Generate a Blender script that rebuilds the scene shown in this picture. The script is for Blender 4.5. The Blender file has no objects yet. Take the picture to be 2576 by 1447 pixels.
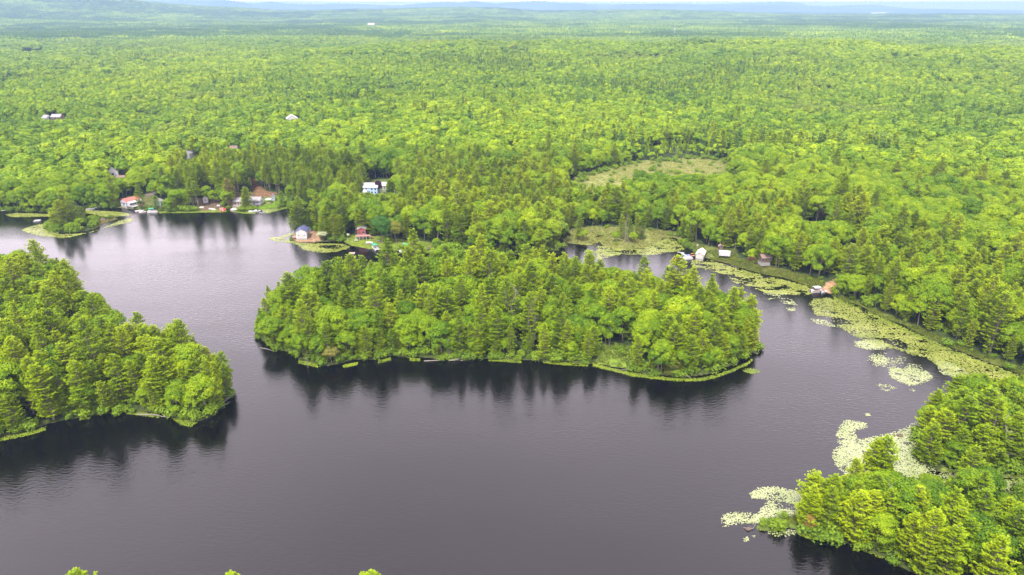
import bpy, math, random
import numpy as np
from mathutils import Vector, Matrix
random.seed(7)
R = math.radians
sc = bpy.context.scene
COL = sc.collection

# ---------------------------------------------------------------- camera
H = 115.0            # flying height, metres
FOC = 1717.0         # focal length in units of the 2576 x 1447 plan grid used below
CX, CY = 1288.0, 723.5
PITCH = 22.36
cam_d = bpy.data.cameras.new("camera")
cam_d.sensor_width = 36.0
cam_d.lens = 36.0 * FOC / 2576.0
cam_d.clip_start = 1.0
cam_d.clip_end = 90000.0
cam = bpy.data.objects.new("camera", cam_d)
cam.location = (0, 0, H)
cam.rotation_euler = (R(90 - PITCH), 0, 0)
COL.objects.link(cam)
sc.camera = cam

# ---------------------------------------------------------------- sky, sun, exposure
SUN_EL, SUN_AZ = 58.0, 205.0      # high, behind and a little left of the camera, through thin cloud
w = bpy.data.worlds.new("World")
sc.world = w
w.use_nodes = True
nt = w.node_tree
nt.nodes.clear()
def N(tree, typ, **kw):
    n = tree.nodes.new(typ)
    for k, v in kw.items():
        setattr(n, k, v)
    return n
def L(tree, a, b):
    tree.links.new(a, b)
out = N(nt, 'ShaderNodeOutputWorld')
bg = N(nt, 'ShaderNodeBackground')
bg.inputs['Strength'].default_value = 0.11
sky = N(nt, 'ShaderNodeTexSky', sky_type='NISHITA', sun_disc=False)
sky.sun_elevation = R(SUN_EL)
sky.sun_rotation = R(SUN_AZ)
sky.air_density = 1.0
sky.dust_density = 3.0
tc = N(nt, 'ShaderNodeTexCoord')
sep = N(nt, 'ShaderNodeSeparateXYZ')
L(nt, tc.outputs['Generated'], sep.inputs[0])
# a cloud layer seen on a plane overhead: direction / height
zc = N(nt, 'ShaderNodeMath', operation='MAXIMUM'); zc.inputs[1].default_value = 0.0
L(nt, sep.outputs['Z'], zc.inputs[0])
zp = N(nt, 'ShaderNodeMath', operation='ADD'); zp.inputs[1].default_value = 0.12
L(nt, zc.outputs[0], zp.inputs[0])
dx = N(nt, 'ShaderNodeMath', operation='DIVIDE'); dy = N(nt, 'ShaderNodeMath', operation='DIVIDE')
L(nt, sep.outputs['X'], dx.inputs[0]); L(nt, zp.outputs[0], dx.inputs[1])
L(nt, sep.outputs['Y'], dy.inputs[0]); L(nt, zp.outputs[0], dy.inputs[1])
cb = N(nt, 'ShaderNodeCombineXYZ')
L(nt, dx.outputs[0], cb.inputs[0]); L(nt, dy.outputs[0], cb.inputs[1])
cn = N(nt, 'ShaderNodeTexNoise'); cn.inputs['Scale'].default_value = 1.1
cn.inputs['Detail'].default_value = 5.0; cn.inputs['Roughness'].default_value = 0.5
L(nt, cb.outputs[0], cn.inputs['Vector'])
mr = N(nt, 'ShaderNodeMapRange'); mr.inputs['From Min'].default_value = 0.3; mr.inputs['From Max'].default_value = 0.72
mr.inputs['To Min'].default_value = 0.78; mr.inputs['To Max'].default_value = 1.22
L(nt, cn.outputs['Fac'], mr.inputs['Value'])
# thin cloud: brightest low over the horizon
zq = N(nt, 'ShaderNodeMath', operation='SUBTRACT'); zq.inputs[0].default_value = 1.0; L(nt, zc.outputs[0], zq.inputs[1])
zs = N(nt, 'ShaderNodeMath', operation='POWER'); zs.inputs[1].default_value = 3.0; L(nt, zq.outputs[0], zs.inputs[0])
zb = N(nt, 'ShaderNodeMath', operation='MULTIPLY_ADD'); zb.inputs[1].default_value = 2.3
zb.inputs[2].default_value = 1.0
L(nt, zs.outputs[0], zb.inputs[0])
cm = N(nt, 'ShaderNodeMath', operation='MULTIPLY')
L(nt, zb.outputs[0], cm.inputs[0]); L(nt, mr.outputs[0], cm.inputs[1])
cloud = N(nt, 'ShaderNodeVectorMath', operation='SCALE'); cloud.inputs[0].default_value = (13.8, 12.0, 13.0)
L(nt, cm.outputs[0], cloud.inputs['Scale'])
mix = N(nt, 'ShaderNodeMix', data_type='RGBA'); mix.inputs['Factor'].default_value = 0.86
L(nt, sky.outputs[0], mix.inputs['A']); L(nt, cloud.outputs[0], mix.inputs['B'])
L(nt, mix.outputs['Result'], bg.inputs['Color'])
L(nt, bg.outputs[0], out.inputs['Surface'])

sun_d = bpy.data.lights.new("sun", 'SUN')
sun_d.energy = 5.0
sun_d.angle = R(12)
sun_d.color = (1.0, 0.95, 0.87)
sun = bpy.data.objects.new("sun", sun_d)
el, az = R(SUN_EL), R(SUN_AZ)
sdir = Vector((math.sin(az) * math.cos(el), math.cos(az) * math.cos(el), math.sin(el)))
sun.rotation_euler = sdir.to_track_quat('Z', 'Y').to_euler()
COL.objects.link(sun)

sc.view_settings.view_transform = 'Standard'
sc.view_settings.look = 'None'
sc.view_settings.exposure = 0.78
sc.view_settings.gamma = 1.0
sc.view_settings.use_curve_mapping = False
cy = sc.cycles
cy.max_bounces = 5
cy.diffuse_bounces = 2
cy.glossy_bounces = 2
cy.transmission_bounces = 3
cy.transparent_max_bounces = 4
cy.volume_bounces = 0
cy.use_denoising = True
cy.sample_clamp_indirect = 4.0

# ---------------------------------------------------------------- plan grid -> ground
CP, SP = math.cos(R(PITCH)), math.sin(R(PITCH))
def G(x, y, z=0.0):
    """ground point (height z) under a point of the plan grid"""
    a = (np.asarray(x, float) - CX) / FOC
    b = (CY - np.asarray(y, float)) / FOC
    dy_ = CP + b * SP
    dz_ = -SP + b * CP
    t = (z - H) / dz_
    return a * t, dy_ * t
def GP(poly):
    p = np.array(poly, float)
    gx, gy = G(p[:, 0], p[:, 1])
    return np.stack([gx, gy], 1)
def UV(x, y, z):
    """inverse of G for any point"""
    x = np.asarray(x, float); y = np.asarray(y, float); z = np.asarray(z, float)
    d = y * CP - (z - H) * SP
    u = y * SP + (z - H) * CP
    return CX + FOC * x / d, CY - FOC * u / d

def inside(px, py, poly):
    r = np.zeros(px.shape, bool)
    n = len(poly)
    x0, y0 = poly[:, 0], poly[:, 1]
    for i in range(n):
        j = (i + 1) % n
        xa, ya, xb, yb = x0[i], y0[i], x0[j], y0[j]
        if ya == yb:
            continue
        c = ((ya > py) != (yb > py)) & (px < (xb - xa) * (py - ya) / (yb - ya) + xa)
        r ^= c
    return r
def edge_dist(px, py, poly):
    d = np.full(px.shape, 1e9)
    n = len(poly)
    for i in range(n):
        a = poly[i]; b = poly[(i + 1) % n]
        ab = b - a
        l2 = float(ab @ ab)
        if l2 < 1e-9:
            continue
        t = np.clip(((px - a[0]) * ab[0] + (py - a[1]) * ab[1]) / l2, 0, 1)
        dd = (px - a[0] - t * ab[0]) ** 2 + (py - a[1] - t * ab[1]) ** 2
        d = np.minimum(d, dd)
    return np.sqrt(d)

def hash2(ix, iy, s):
    h = (ix * 374761393 + iy * 668265263 + s * 1274126177) & 0xFFFFFFFF
    h = ((h ^ (h >> 13)) * 1274126177) & 0xFFFFFFFF
    return ((h ^ (h >> 16)) & 0xFFFF) / 65535.0
def vnoise(x, y, s=0):
    x = np.asarray(x, float); y = np.asarray(y, float)
    ix = np.floor(x).astype(np.int64); iy = np.floor(y).astype(np.int64)
    fx = x - ix; fy = y - iy
    fx = fx * fx * (3 - 2 * fx); fy = fy * fy * (3 - 2 * fy)
    a = hash2(ix, iy, s); b = hash2(ix + 1, iy, s); c = hash2(ix, iy + 1, s); d = hash2(ix + 1, iy + 1, s)
    return (a + (b - a) * fx) * (1 - fy) + (c + (d - c) * fx) * fy
def fbm(x, y, s=0, o=4):
    v = 0; a = 0.5; t = 0
    for i in range(o):
        v = v + a * vnoise(x * 2 ** i, y * 2 ** i, s + i * 17); t += a; a *= 0.5
    return v / t
def sstep(v, a, b):
    t = np.clip((v - a) / (b - a), 0, 1)
    return t * t * (3 - 2 * t)

# ---------------------------------------------------------------- shorelines (plan grid)
LAKE = [(-900,560),(-500,548),(-200,540),(0,531),(40,533),(100,533),(150,536),(200,531),(225,525),(290,523),(330,525),(380,532),
 (430,533),(470,530),(520,530),(570,527),(610,532),(655,528),(700,524),(745,518),(790,519),(806,522),(812,535),(822,548),
 (840,560),(815,573),(780,581),(752,588),(730,598),(734,606),(760,611),(800,609),(830,608),(862,604),(866,612),(885,619),(930,627),
 (990,631),(1060,635),(1110,641),(1180,641),(1240,637),(1300,640),(1370,634),(1404,629),(1403,612),(1402,598),(1410,586),(1432,583),(1446,592),
 (1446,604),(1462,616),(1486,618),(1488,600),(1500,590),(1514,598),(1520,614),(1545,624),(1590,620),(1625,612),(1650,600),(1690,596),
 (1706,604),(1712,616),(1735,624),(1752,636),(1764,646),(1790,653),(1835,664),(1875,678),(1920,690),(1975,700),(2025,716),(2062,732),
 (2095,741),(2115,752),(2180,778),(2240,805),(2300,832),(2350,855),(2400,876),(2480,912),(2576,945),(2800,1010),(3100,1080),(3100,1120),
 (2800,1050),(2650,1000),(2576,990),(2480,985),(2420,1000),(2370,1030),(2335,1070),(2310,1110),(2302,1140),(2318,1160),(2370,1180),(2450,1197),
 (2576,1206),(2900,1215),(2900,1262),(2650,1245),(2576,1240),(2450,1226),(2330,1228),(2200,1240),(2120,1258),(2060,1280),
 (2015,1296),(1960,1304),(1915,1316),(1903,1324),(1915,1333),(1955,1333),(1990,1324),(2012,1332),(2060,1355),(2130,1370),(2200,1394),(2270,1420),
 (2330,1450),(2420,1500),(2550,1560),(2500,1640),(1900,1640),(1200,1620),(1140,1565),(1060,1545),(1000,1570),(850,1620),(720,1600),(665,1560),(600,1600),
 (350,1600),(270,1540),(200,1525),(100,1560),(0,1640),(-700,1800),(-900,1500),(-500,1230),(-200,1140),(0,1101),(60,1085),(120,1066),(200,1050),
 (270,1040),(330,1035),(400,1041),(450,1051),(500,1059),(540,1047),(562,1022),(583,996),(576,975),(550,955),(500,935),(445,915),(400,905),
 (330,895),(290,855),(250,805),(215,765),(180,738),(100,722),(0,714),(-300,705),(-900,690)]
ISLAND = [(652,850),(668,866),(692,882),(740,898),(775,908),(800,916),(830,921),(855,917),(882,909),(940,906),(988,896),(1060,900),(1150,905),(1240,903),
 (1330,905),(1420,910),(1500,915),(1560,926),(1620,938),(1700,946),(1760,945),(1800,935),(1850,916),(1890,896),(1906,878),(1900,860),
 (1870,832),(1800,800),(1720,775),(1620,748),(1500,728),(1350,718),(1150,716),(1000,724),(850,745),(740,770),(672,802),(655,826)]
ISLET = [(105,576),(130,566),(180,560),(235,553),(262,550),(285,545),(292,552),(260,562),(245,572),(225,580),(180,585),(140,584)]
lakeP, islP, isltP = GP(LAKE), GP(ISLAND), GP(ISLET)
def crinkle(P, step=3.0, amp=1.3, seed=3):
    out_ = []
    for i in range(len(P)):
        a, b = P[i], P[(i + 1) % len(P)]
        n = max(1, min(60, int(np.linalg.norm(b - a) / step)))
        for k in range(n):
            out_.append(a + (b - a) * k / n)
    Q = np.array(out_)
    Q[:, 0] += (fbm(Q[:, 0] / 9, Q[:, 1] / 9, seed, 3) - .5) * amp * 4
    Q[:, 1] += (fbm(Q[:, 0] / 9 + 50, Q[:, 1] / 9, seed + 5, 3) - .5) * amp * 4
    return Q
lakeP, islP, isltP = crinkle(lakeP, 4.0, 1.0), crinkle(islP, 3.0, 0.9, 8), crinkle(isltP, 3.0, .7, 9)
EXTRA_LAND = [(G(1463,604), 7.0), (G(1573,612), 9.0), (G(1610,600), 8.0), (G(1528,603), 5.0)]
def shore_sd(x, y):
    """signed distance to the water's edge, + on land"""
    near = (np.hypot(x, y) < 760)
    out_ = np.full(x.shape, 300.0)
    xs, ys = x[near], y[near]
    inl = inside(xs, ys, lakeP)
    d = edge_dist(xs, ys, lakeP)
    sd = np.where(inl, -d, d)
    for P in (islP, isltP):
        ii = inside(xs, ys, P); dd = edge_dist(xs, ys, P)
        sd = np.maximum(sd, np.where(ii, dd, -dd))
    for (c, r) in EXTRA_LAND:
        sd = np.maximum(sd, r - np.hypot((xs - c[0]) * .7, ys - c[1]))
    out_[near] = sd
    return out_

# ---------------------------------------------------------------- relief
def azim(xs, ypix=20.0):
    a = (np.asarray(xs, float) - CX) / FOC
    b = (CY - ypix) / FOC
    return np.arctan2(a, CP + b * SP)
def elev(ys):
    return np.arctan((CY - np.asarray(ys, float)) / FOC) - R(PITCH)
PROF7 = [(-700,10),(-300,6),(0,1),(67,4),(150,9),(200,6),(250,0),(283,2),(333,8),(400,15),(500,20),(600,23),(700,31),(850,30),(1000,27),(1150,24),
 (1250,27),(1330,33),(1430,34),(1500,32),(1560,30),(1650,31),(1750,34),(1900,36),(2100,38),(2576,38),(3300,36)]
PROF16 = [(-700,0),(0,-3),(200,-4),(433,2),(560,1),(640,11),(683,6),(766,14),(858,10),(940,13),(1000,15),(1040,12),(1130,5),(1158,7),(1190,3),(1250,10),
 (1275,7),(1350,4),(1410,9),(1458,8),(1508,16),(1590,12),(1660,10),(1717,12),(1767,13),(1830,14),(1957,13),(2030,18),(2117,22),(2280,24),(2576,26),(3300,24)]
PROF26 = [(-700,6),(0,4),(700,10),(1000,14),(1400,11),(1590,10),(1640,11),(1700,9),(1767,11),(1830,10),(1900,8),(1957,6),(2010,8),(2030,14),(2080,16),(2150,14),(2200,13),(2230,16),(2280,21),(2420,23),(2576,25),(3300,25)]
def prof(P, r):
    P = np.array(P, float)
    a = azim(P[:, 0])
    z = H + r * np.tan(elev(P[:, 1]))
    return a, z
P7, P16, P26 = prof(PROF7, 7200.), prof(PROF16, 16000.), prof(PROF26, 27000.)
def height(x, y, sd=None):
    x = np.asarray(x, float); y = np.asarray(y, float)
    if sd is None:
        sd = shore_sd(x, y)
    r = np.hypot(x, y); th = np.arctan2(x, y)
    land = np.clip(sd, 0, None)
    z = 0.12 + 1.5 * (1 - np.exp(-land / 9.0)) * (.55 + .9 * fbm(x / 22, y / 22, 2, 2))
    z += 5.0 * sstep(land, 15, 140) * (.3 + fbm(x / 160, y / 160, 5, 2))
    far = sstep(r, 620, 1900)
    z += far * (22 * (fbm(x / 620, y / 900, 11, 3) - .35))
    z += 27 * np.where(r < 1560, np.exp(-((r - 1560) / 420.0) ** 2), np.exp(-((r - 1560) / 150.0) ** 2)) * sstep(th, -.45, -.02) * (.75 + .5 * fbm(x / 260, y / 260, 88, 2))
    z += 26 * sstep(r, 2300, 5200) * (fbm(x / 1500, y / 1100, 31, 3) - .35) * (1 - sstep(r, 9000, 14000))
    a7 = np.interp(th, *P7); a16 = np.interp(th, *P16); a26 = np.interp(th, *P26)
    z = z + np.maximum(a7 - 8, -10) * np.exp(-((r - 7200) / 1150.0) ** 2)
    z = z + np.maximum(a16, 0) * np.exp(-((r - 16000) / 1900.0) ** 2)
    z = z + np.maximum(a26, 0) * np.exp(-((r - 27000) / 1700.0) ** 2)
    wet = np.minimum(sd, 0)
    return np.where(sd > 0, z, -0.05 + np.maximum(wet * 0.35, -2.2))

def mesh_from(name, V, F, mats, mat_idx=None, attrs=None, smooth=False):
    """V (n,3) array, F (m,k) int array"""
    me = bpy.data.meshes.new(name)
    V = np.asarray(V, np.float32); F = np.asarray(F, np.int32)
    m, k = F.shape
    me.vertices.add(len(V)); me.loops.add(m * k); me.polygons.add(m)
    me.vertices.foreach_set('co', V.ravel())
    me.loops.foreach_set('vertex_index', F.ravel())
    me.polygons.foreach_set('loop_start', np.arange(0, m * k, k, dtype=np.int32))
    me.polygons.foreach_set('loop_total', np.full(m, k, np.int32))
    for mm in mats:
        me.materials.append(mm)
    if mat_idx is not None:
        me.polygons.foreach_set('material_index', np.asarray(mat_idx, np.int32))
    for nm, (typ, dom, arr) in (attrs or {}).items():
        at = me.attributes.new(nm, typ, dom)
        at.data.foreach_set('color' if typ == 'FLOAT_COLOR' else 'value', np.asarray(arr).ravel())
    me.polygons.foreach_set('use_smooth', np.full(m, smooth, bool))
    me.update(calc_edges=True)
    return me
def add(name, me, parent=None, loc=(0, 0, 0), **props):
    o = bpy.data.objects.new(name, me)
    o.location = loc
    COL.objects.link(o)
    if parent is not None:
        o.parent = parent
    for k, v in props.items():
        o[k] = v
    return o

# ---------------------------------------------------------------- materials
def new_mat(name):
    m = bpy.data.materials.new(name)
    m.use_nodes = True
    t = m.node_tree
    t.nodes.clear()
    o = N(t, 'ShaderNodeOutputMaterial')
    return m, t, o
def paint(name, col, rough=0.6, var=0.12, scale=2.0, metallic=0.0):
    m, t, o = new_mat(name)
    b = N(t, 'ShaderNodeBsdfPrincipled')
    b.inputs['Roughness'].default_value = rough
    b.inputs['Metallic'].default_value = metallic
    c = N(t, 'ShaderNodeTexCoord')
    n = N(t, 'ShaderNodeTexNoise'); n.inputs['Scale'].default_value = scale; n.inputs['Detail'].default_value = 4
    L(t, c.outputs['Object'], n.inputs['Vector'])
    r = N(t, 'ShaderNodeMapRange'); r.inputs['From Min'].default_value = .3; r.inputs['From Max'].default_value = .7
    r.inputs['To Min'].default_value = 1 - var; r.inputs['To Max'].default_value = 1 + var
    L(t, n.outputs['Fac'], r.inputs['Value'])
    v = N(t, 'ShaderNodeVectorMath', operation='SCALE'); v.inputs[0].default_value = col
    L(t, r.outputs[0], v.inputs['Scale'])
    L(t, v.outputs[0], b.inputs['Base Color'])
    L(t, b.outputs[0], o.inputs['Surface'])
    return m
def foliage(name, cols, transl=0.20, patch=None, rough=.6):
    """cols: dark .. light leaf colours; which one a plant takes varies plant by plant"""
    m, t, o = new_mat(name)
    oi = N(t, 'ShaderNodeObjectInfo')
    at = N(t, 'ShaderNodeAttribute', attribute_name='tone')
    geo = N(t, 'ShaderNodeNewGeometry')
    # stand-scale colour of the woods, in metres on the ground
    n1 = N(t, 'ShaderNodeTexNoise'); n1.inputs['Scale'].default_value = 1 / 55.0; n1.inputs['Detail'].default_value = 3
    n2 = N(t, 'ShaderNodeTexNoise'); n2.inputs['Scale'].default_value = 1 / 420.0; n2.inputs['Detail'].default_value = 4
    L(t, oi.outputs['Location'], n1.inputs['Vector']); L(t, geo.outputs['Position'], n2.inputs['Vector'])
    a1 = N(t, 'ShaderNodeMath', operation='MULTIPLY_ADD'); a1.inputs[1].default_value = .55; a1.inputs[2].default_value = 0.04
    L(t, oi.outputs['Random'], a1.inputs[0])
    a2 = N(t, 'ShaderNodeMath', operation='MULTIPLY_ADD'); a2.inputs[1].default_value = 0.9
    L(t, n1.outputs['Fac'], a2.inputs[0]); L(t, a1.outputs[0], a2.inputs[2])
    a3 = N(t, 'ShaderNodeMath', operation='MULTIPLY_ADD'); a3.inputs[1].default_value = 1.3
    L(t, n2.outputs['Fac'], a3.inputs[0]); L(t, a2.outputs[0], a3.inputs[2])
    a4 = N(t, 'ShaderNodeMath', operation='MULTIPLY_ADD'); a4.inputs[1].default_value = .75
    L(t, at.outputs['Fac'], a4.inputs[0]); L(t, a3.outputs[0], a4.inputs[2])
    mr = N(t, 'ShaderNodeMapRange'); mr.inputs['From Min'].default_value = 1.15; mr.inputs['From Max'].default_value = 2.45
    L(t, a4.outputs[0], mr.inputs['Value'])
    cr = N(t, 'ShaderNodeValToRGB')
    el_ = cr.color_ramp.elements
    while len(el_) > 1:
        el_.remove(el_[-1])
    el_[0].position = 0.0; el_[0].color = (*cols[0], 1)
    for i, c in enumerate(cols[1:]):
        e = el_.new((i + 1) / (len(cols) - 1)); e.color = (*c, 1)
    L(t, mr.outputs[0], cr.inputs[0])
    # stands thinned by dieback: browner, greyer leaves
    n3 = N(t, 'ShaderNodeTexNoise'); n3.inputs['Scale'].default_value = 1 / 230.0; n3.inputs['Detail'].default_value = 5; n3.inputs['Roughness'].default_value = .65
    L(t, oi.outputs['Location'], n3.inputs['Vector'])
    d3 = N(t, 'ShaderNodeMapRange'); d3.inputs['From Min'].default_value = .56; d3.inputs['From Max'].default_value = .70; d3.inputs['To Max'].default_value = .55
    L(t, n3.outputs['Fac'], d3.inputs['Value'])
    mxd = N(t, 'ShaderNodeMix', data_type='RGBA'); mxd.inputs['B'].default_value = (.135, .155, .045, 1)
    L(t, d3.outputs[0], mxd.inputs['Factor']); L(t, cr.outputs[0], mxd.inputs['A'])
    class _C: outputs = [mxd.outputs['Result']]
    cr = _C
    b = N(t, 'ShaderNodeBsdfPrincipled'); b.inputs['Roughness'].default_value = rough
    b.inputs['Specular IOR Level'].default_value = .10
    L(t, cr.outputs[0], b.inputs['Base Color'])
    tr = N(t, 'ShaderNodeBsdfTranslucent')
    g = N(t, 'ShaderNodeMix', data_type='RGBA', blend_type='MULTIPLY'); g.inputs['Factor'].default_value = 1
    g.inputs['B'].default_value = (1.5, 1.35, .5, 1)
    L(t, cr.outputs[0], g.inputs['A']); L(t, g.outputs['Result'], tr.inputs['Color'])
    ms = N(t, 'ShaderNodeMixShader'); ms.inputs[0].default_value = transl
    L(t, b.outputs[0], ms.inputs[1]); L(t, tr.outputs[0], ms.inputs[2])
    L(t, ms.outputs[0], o.inputs['Surface'])
    return m
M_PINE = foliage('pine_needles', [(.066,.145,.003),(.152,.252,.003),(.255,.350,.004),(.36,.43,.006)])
M_LEAF = foliage('broad_leaves', [(.044,.108,.006),(.106,.196,.005),(.190,.285,.005),(.30,.385,.007)])
M_FIR = foliage('dark_conifer_needles', [(.040,.095,.012),(.075,.150,.014),(.13,.21,.014)])
M_SHRUB = foliage('shrub_leaves', [(.07,.14,.012),(.13,.21,.012),(.19,.27,.015)])
M_PURPLE = foliage('purple_leaves', [(.022,.010,.030),(.045,.018,.05)], .1)
M_REDLEAF = foliage('red_leaves', [(.16,.035,.02),(.25,.06,.03)], .15)
M_PALE = foliage('pale_leaves', [(.35,.38,.22),(.55,.58,.38)], .15)
M_RUST = foliage('rusty_leaves', [(.20,.13,.03),(.28,.17,.05)], .15)
M_REED = foliage('marsh_grass', [(.10,.11,.025),(.18,.19,.045),(.27,.26,.09)], .2)
M_MEADOW = foliage('meadow_grass', [(.17,.22,.04),(.27,.29,.08),(.38,.36,.14)], .2)
M_BARK = paint('bark', (.14, .11, .085), .9, .35, 1.5)
M_DEADWOOD = paint('dead_wood', (.15, .135, .115), .9, .25, 1.0)
# ---------------------------------------------------------------- ground
ZONES = {  # treeless ground (plan grid) -> colour
 'meadow': ([(1440,478),(1447,462),(1490,452),(1560,432),(1600,422),(1650,418),(1700,414),(1750,412),(1785,416),(1850,422),(1850,500),(1770,512),(1700,505),(1640,500),(1590,512),(1540,530),(1500,545),(1482,540),(1470,520),(1440,535),(1425,520),(1440,500)], (.24,.26,.08)),
 'lawn_point': ([(862,606),(872,596),(905,598),(950,600),(1010,608),(1060,612),(1120,620),(1180,632),(1180,641),(1060,635),(930,627),(885,619)], (.16,.22,.025)),
 'sand_point': ([(728,600),(740,588),(790,582),(812,590),(820,604),(790,610),(750,610)], (.36,.23,.14)),
 'lawn_cottage': ([(635,524),(640,505),(690,498),(730,500),(738,510),(700,523),(655,529)], (.14,.24,.02)),
 'yard_cottage': ([(575,530),(580,505),(600,490),(640,488),(700,492),(640,505),(635,527)], (.16,.12,.07)),
 'track_pines': ([(646,505),(636,480),(628,455),(640,452),(652,470),(668,488),(700,494),(690,502)], (.24,.14,.075)),
 'yard_redroof': ([(296,524),(298,505),(320,500),(380,500),(420,512),(420,531),(330,526)], (.15,.16,.05)),
 'road_left': ([(365,500),(375,483),(440,478),(440,487),(400,491),(385,500)], (.22,.19,.14)),
 'yard_boats': ([(490,530),(498,505),(540,500),(560,515),(572,528),(540,531)], (.17,.125,.08)),
 'gap_shed': ([(790,520),(788,502),(806,500),(808,521)], (.20,.12,.07)),
 'yard_dock': ([(1706,606),(1730,608),(1755,618),(1800,629),(1850,634),(1856,650),(1842,662),(1800,655),(1764,646),(1735,624)], (.14,.17,.04)),
 'yard_right': ([(1880,655),(1905,650),(1930,655),(1935,668),(1900,672),(1880,668)], (.30,.15,.08)),
 'ramp_right': ([(2062,734),(2080,716),(2110,706),(2118,712),(2100,740)], (.45,.27,.15)),
 'clearing_red': ([(2018,560),(2025,549),(2060,546),(2090,551),(2085,563),(2050,566)], (.20,.10,.06)),
 'house_blue': ([(915,500),(915,468),(930,460),(1000,462),(1005,500),(960,520)], (.14,.18,.05)),
 'islet_marsh': ([(225,584),(250,560),(292,548),(300,556),(260,572)], (.15,.13,.05)),
 'island_gap': ([(1500,914),(1505,885),(1530,870),(1590,878),(1605,905),(1600,932),(1560,926)], (.16,.24,.03)),
 'marsh_mid': ([(1400,600),(1412,584),(1450,578),(1500,574),(1600,578),(1700,586),(1718,600),(1700,620),(1640,640),(1500,640),(1420,630)], (.17,.19,.05)),
 'marsh_east': ([(1764,646),(1800,652),(1860,656),(1935,674),(2000,690),(2060,706),(2075,722),(2062,734),(1975,704),(1875,682)], (.10,.11,.025)),
 'marsh_shore': ([(2100,738),(2180,772),(2300,822),(2400,866),(2576,930),(2800,1000),(2800,1012),(2576,947),(2400,878),(2240,808),(2115,755)], (.10,.125,.02)),
 'marsh_cove': ([(2370,1175),(2450,1190),(2576,1198),(2700,1205),(2700,1250),(2450,1232),(2340,1232)], (.19,.24,.05)),
 'brown_hill': ([(45,152),(60,138),(120,137),(110,152)], (.35,.25,.18)),
 'tip_shrub': ([(1900,1334),(1903,1322),(1950,1306),(2018,1294),(2020,1334)], (.12,.17,.03)),
 'sandy_house': ([(285,440),(288,425),(305,425),(318,448),(300,455)], (.40,.30,.20)),
}
zoneP = {k: (GP(p), c) for k, (p, c) in ZONES.items()}
NO_TREE = set(ZONES) - {'brown_hill'}
def in_zone(x, y, names):
    r = np.zeros(x.shape, bool)
    for k in names:
        P = zoneP[k][0]
        lo, hi = P.min(0), P.max(0)
        s = (x >= lo[0]) & (x <= hi[0]) & (y >= lo[1]) & (y <= hi[1])
        if s.any():
            t = np.zeros(x.shape, bool)
            t[s] = inside(x[s], y[s], P)
            r |= t
    return r

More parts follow.
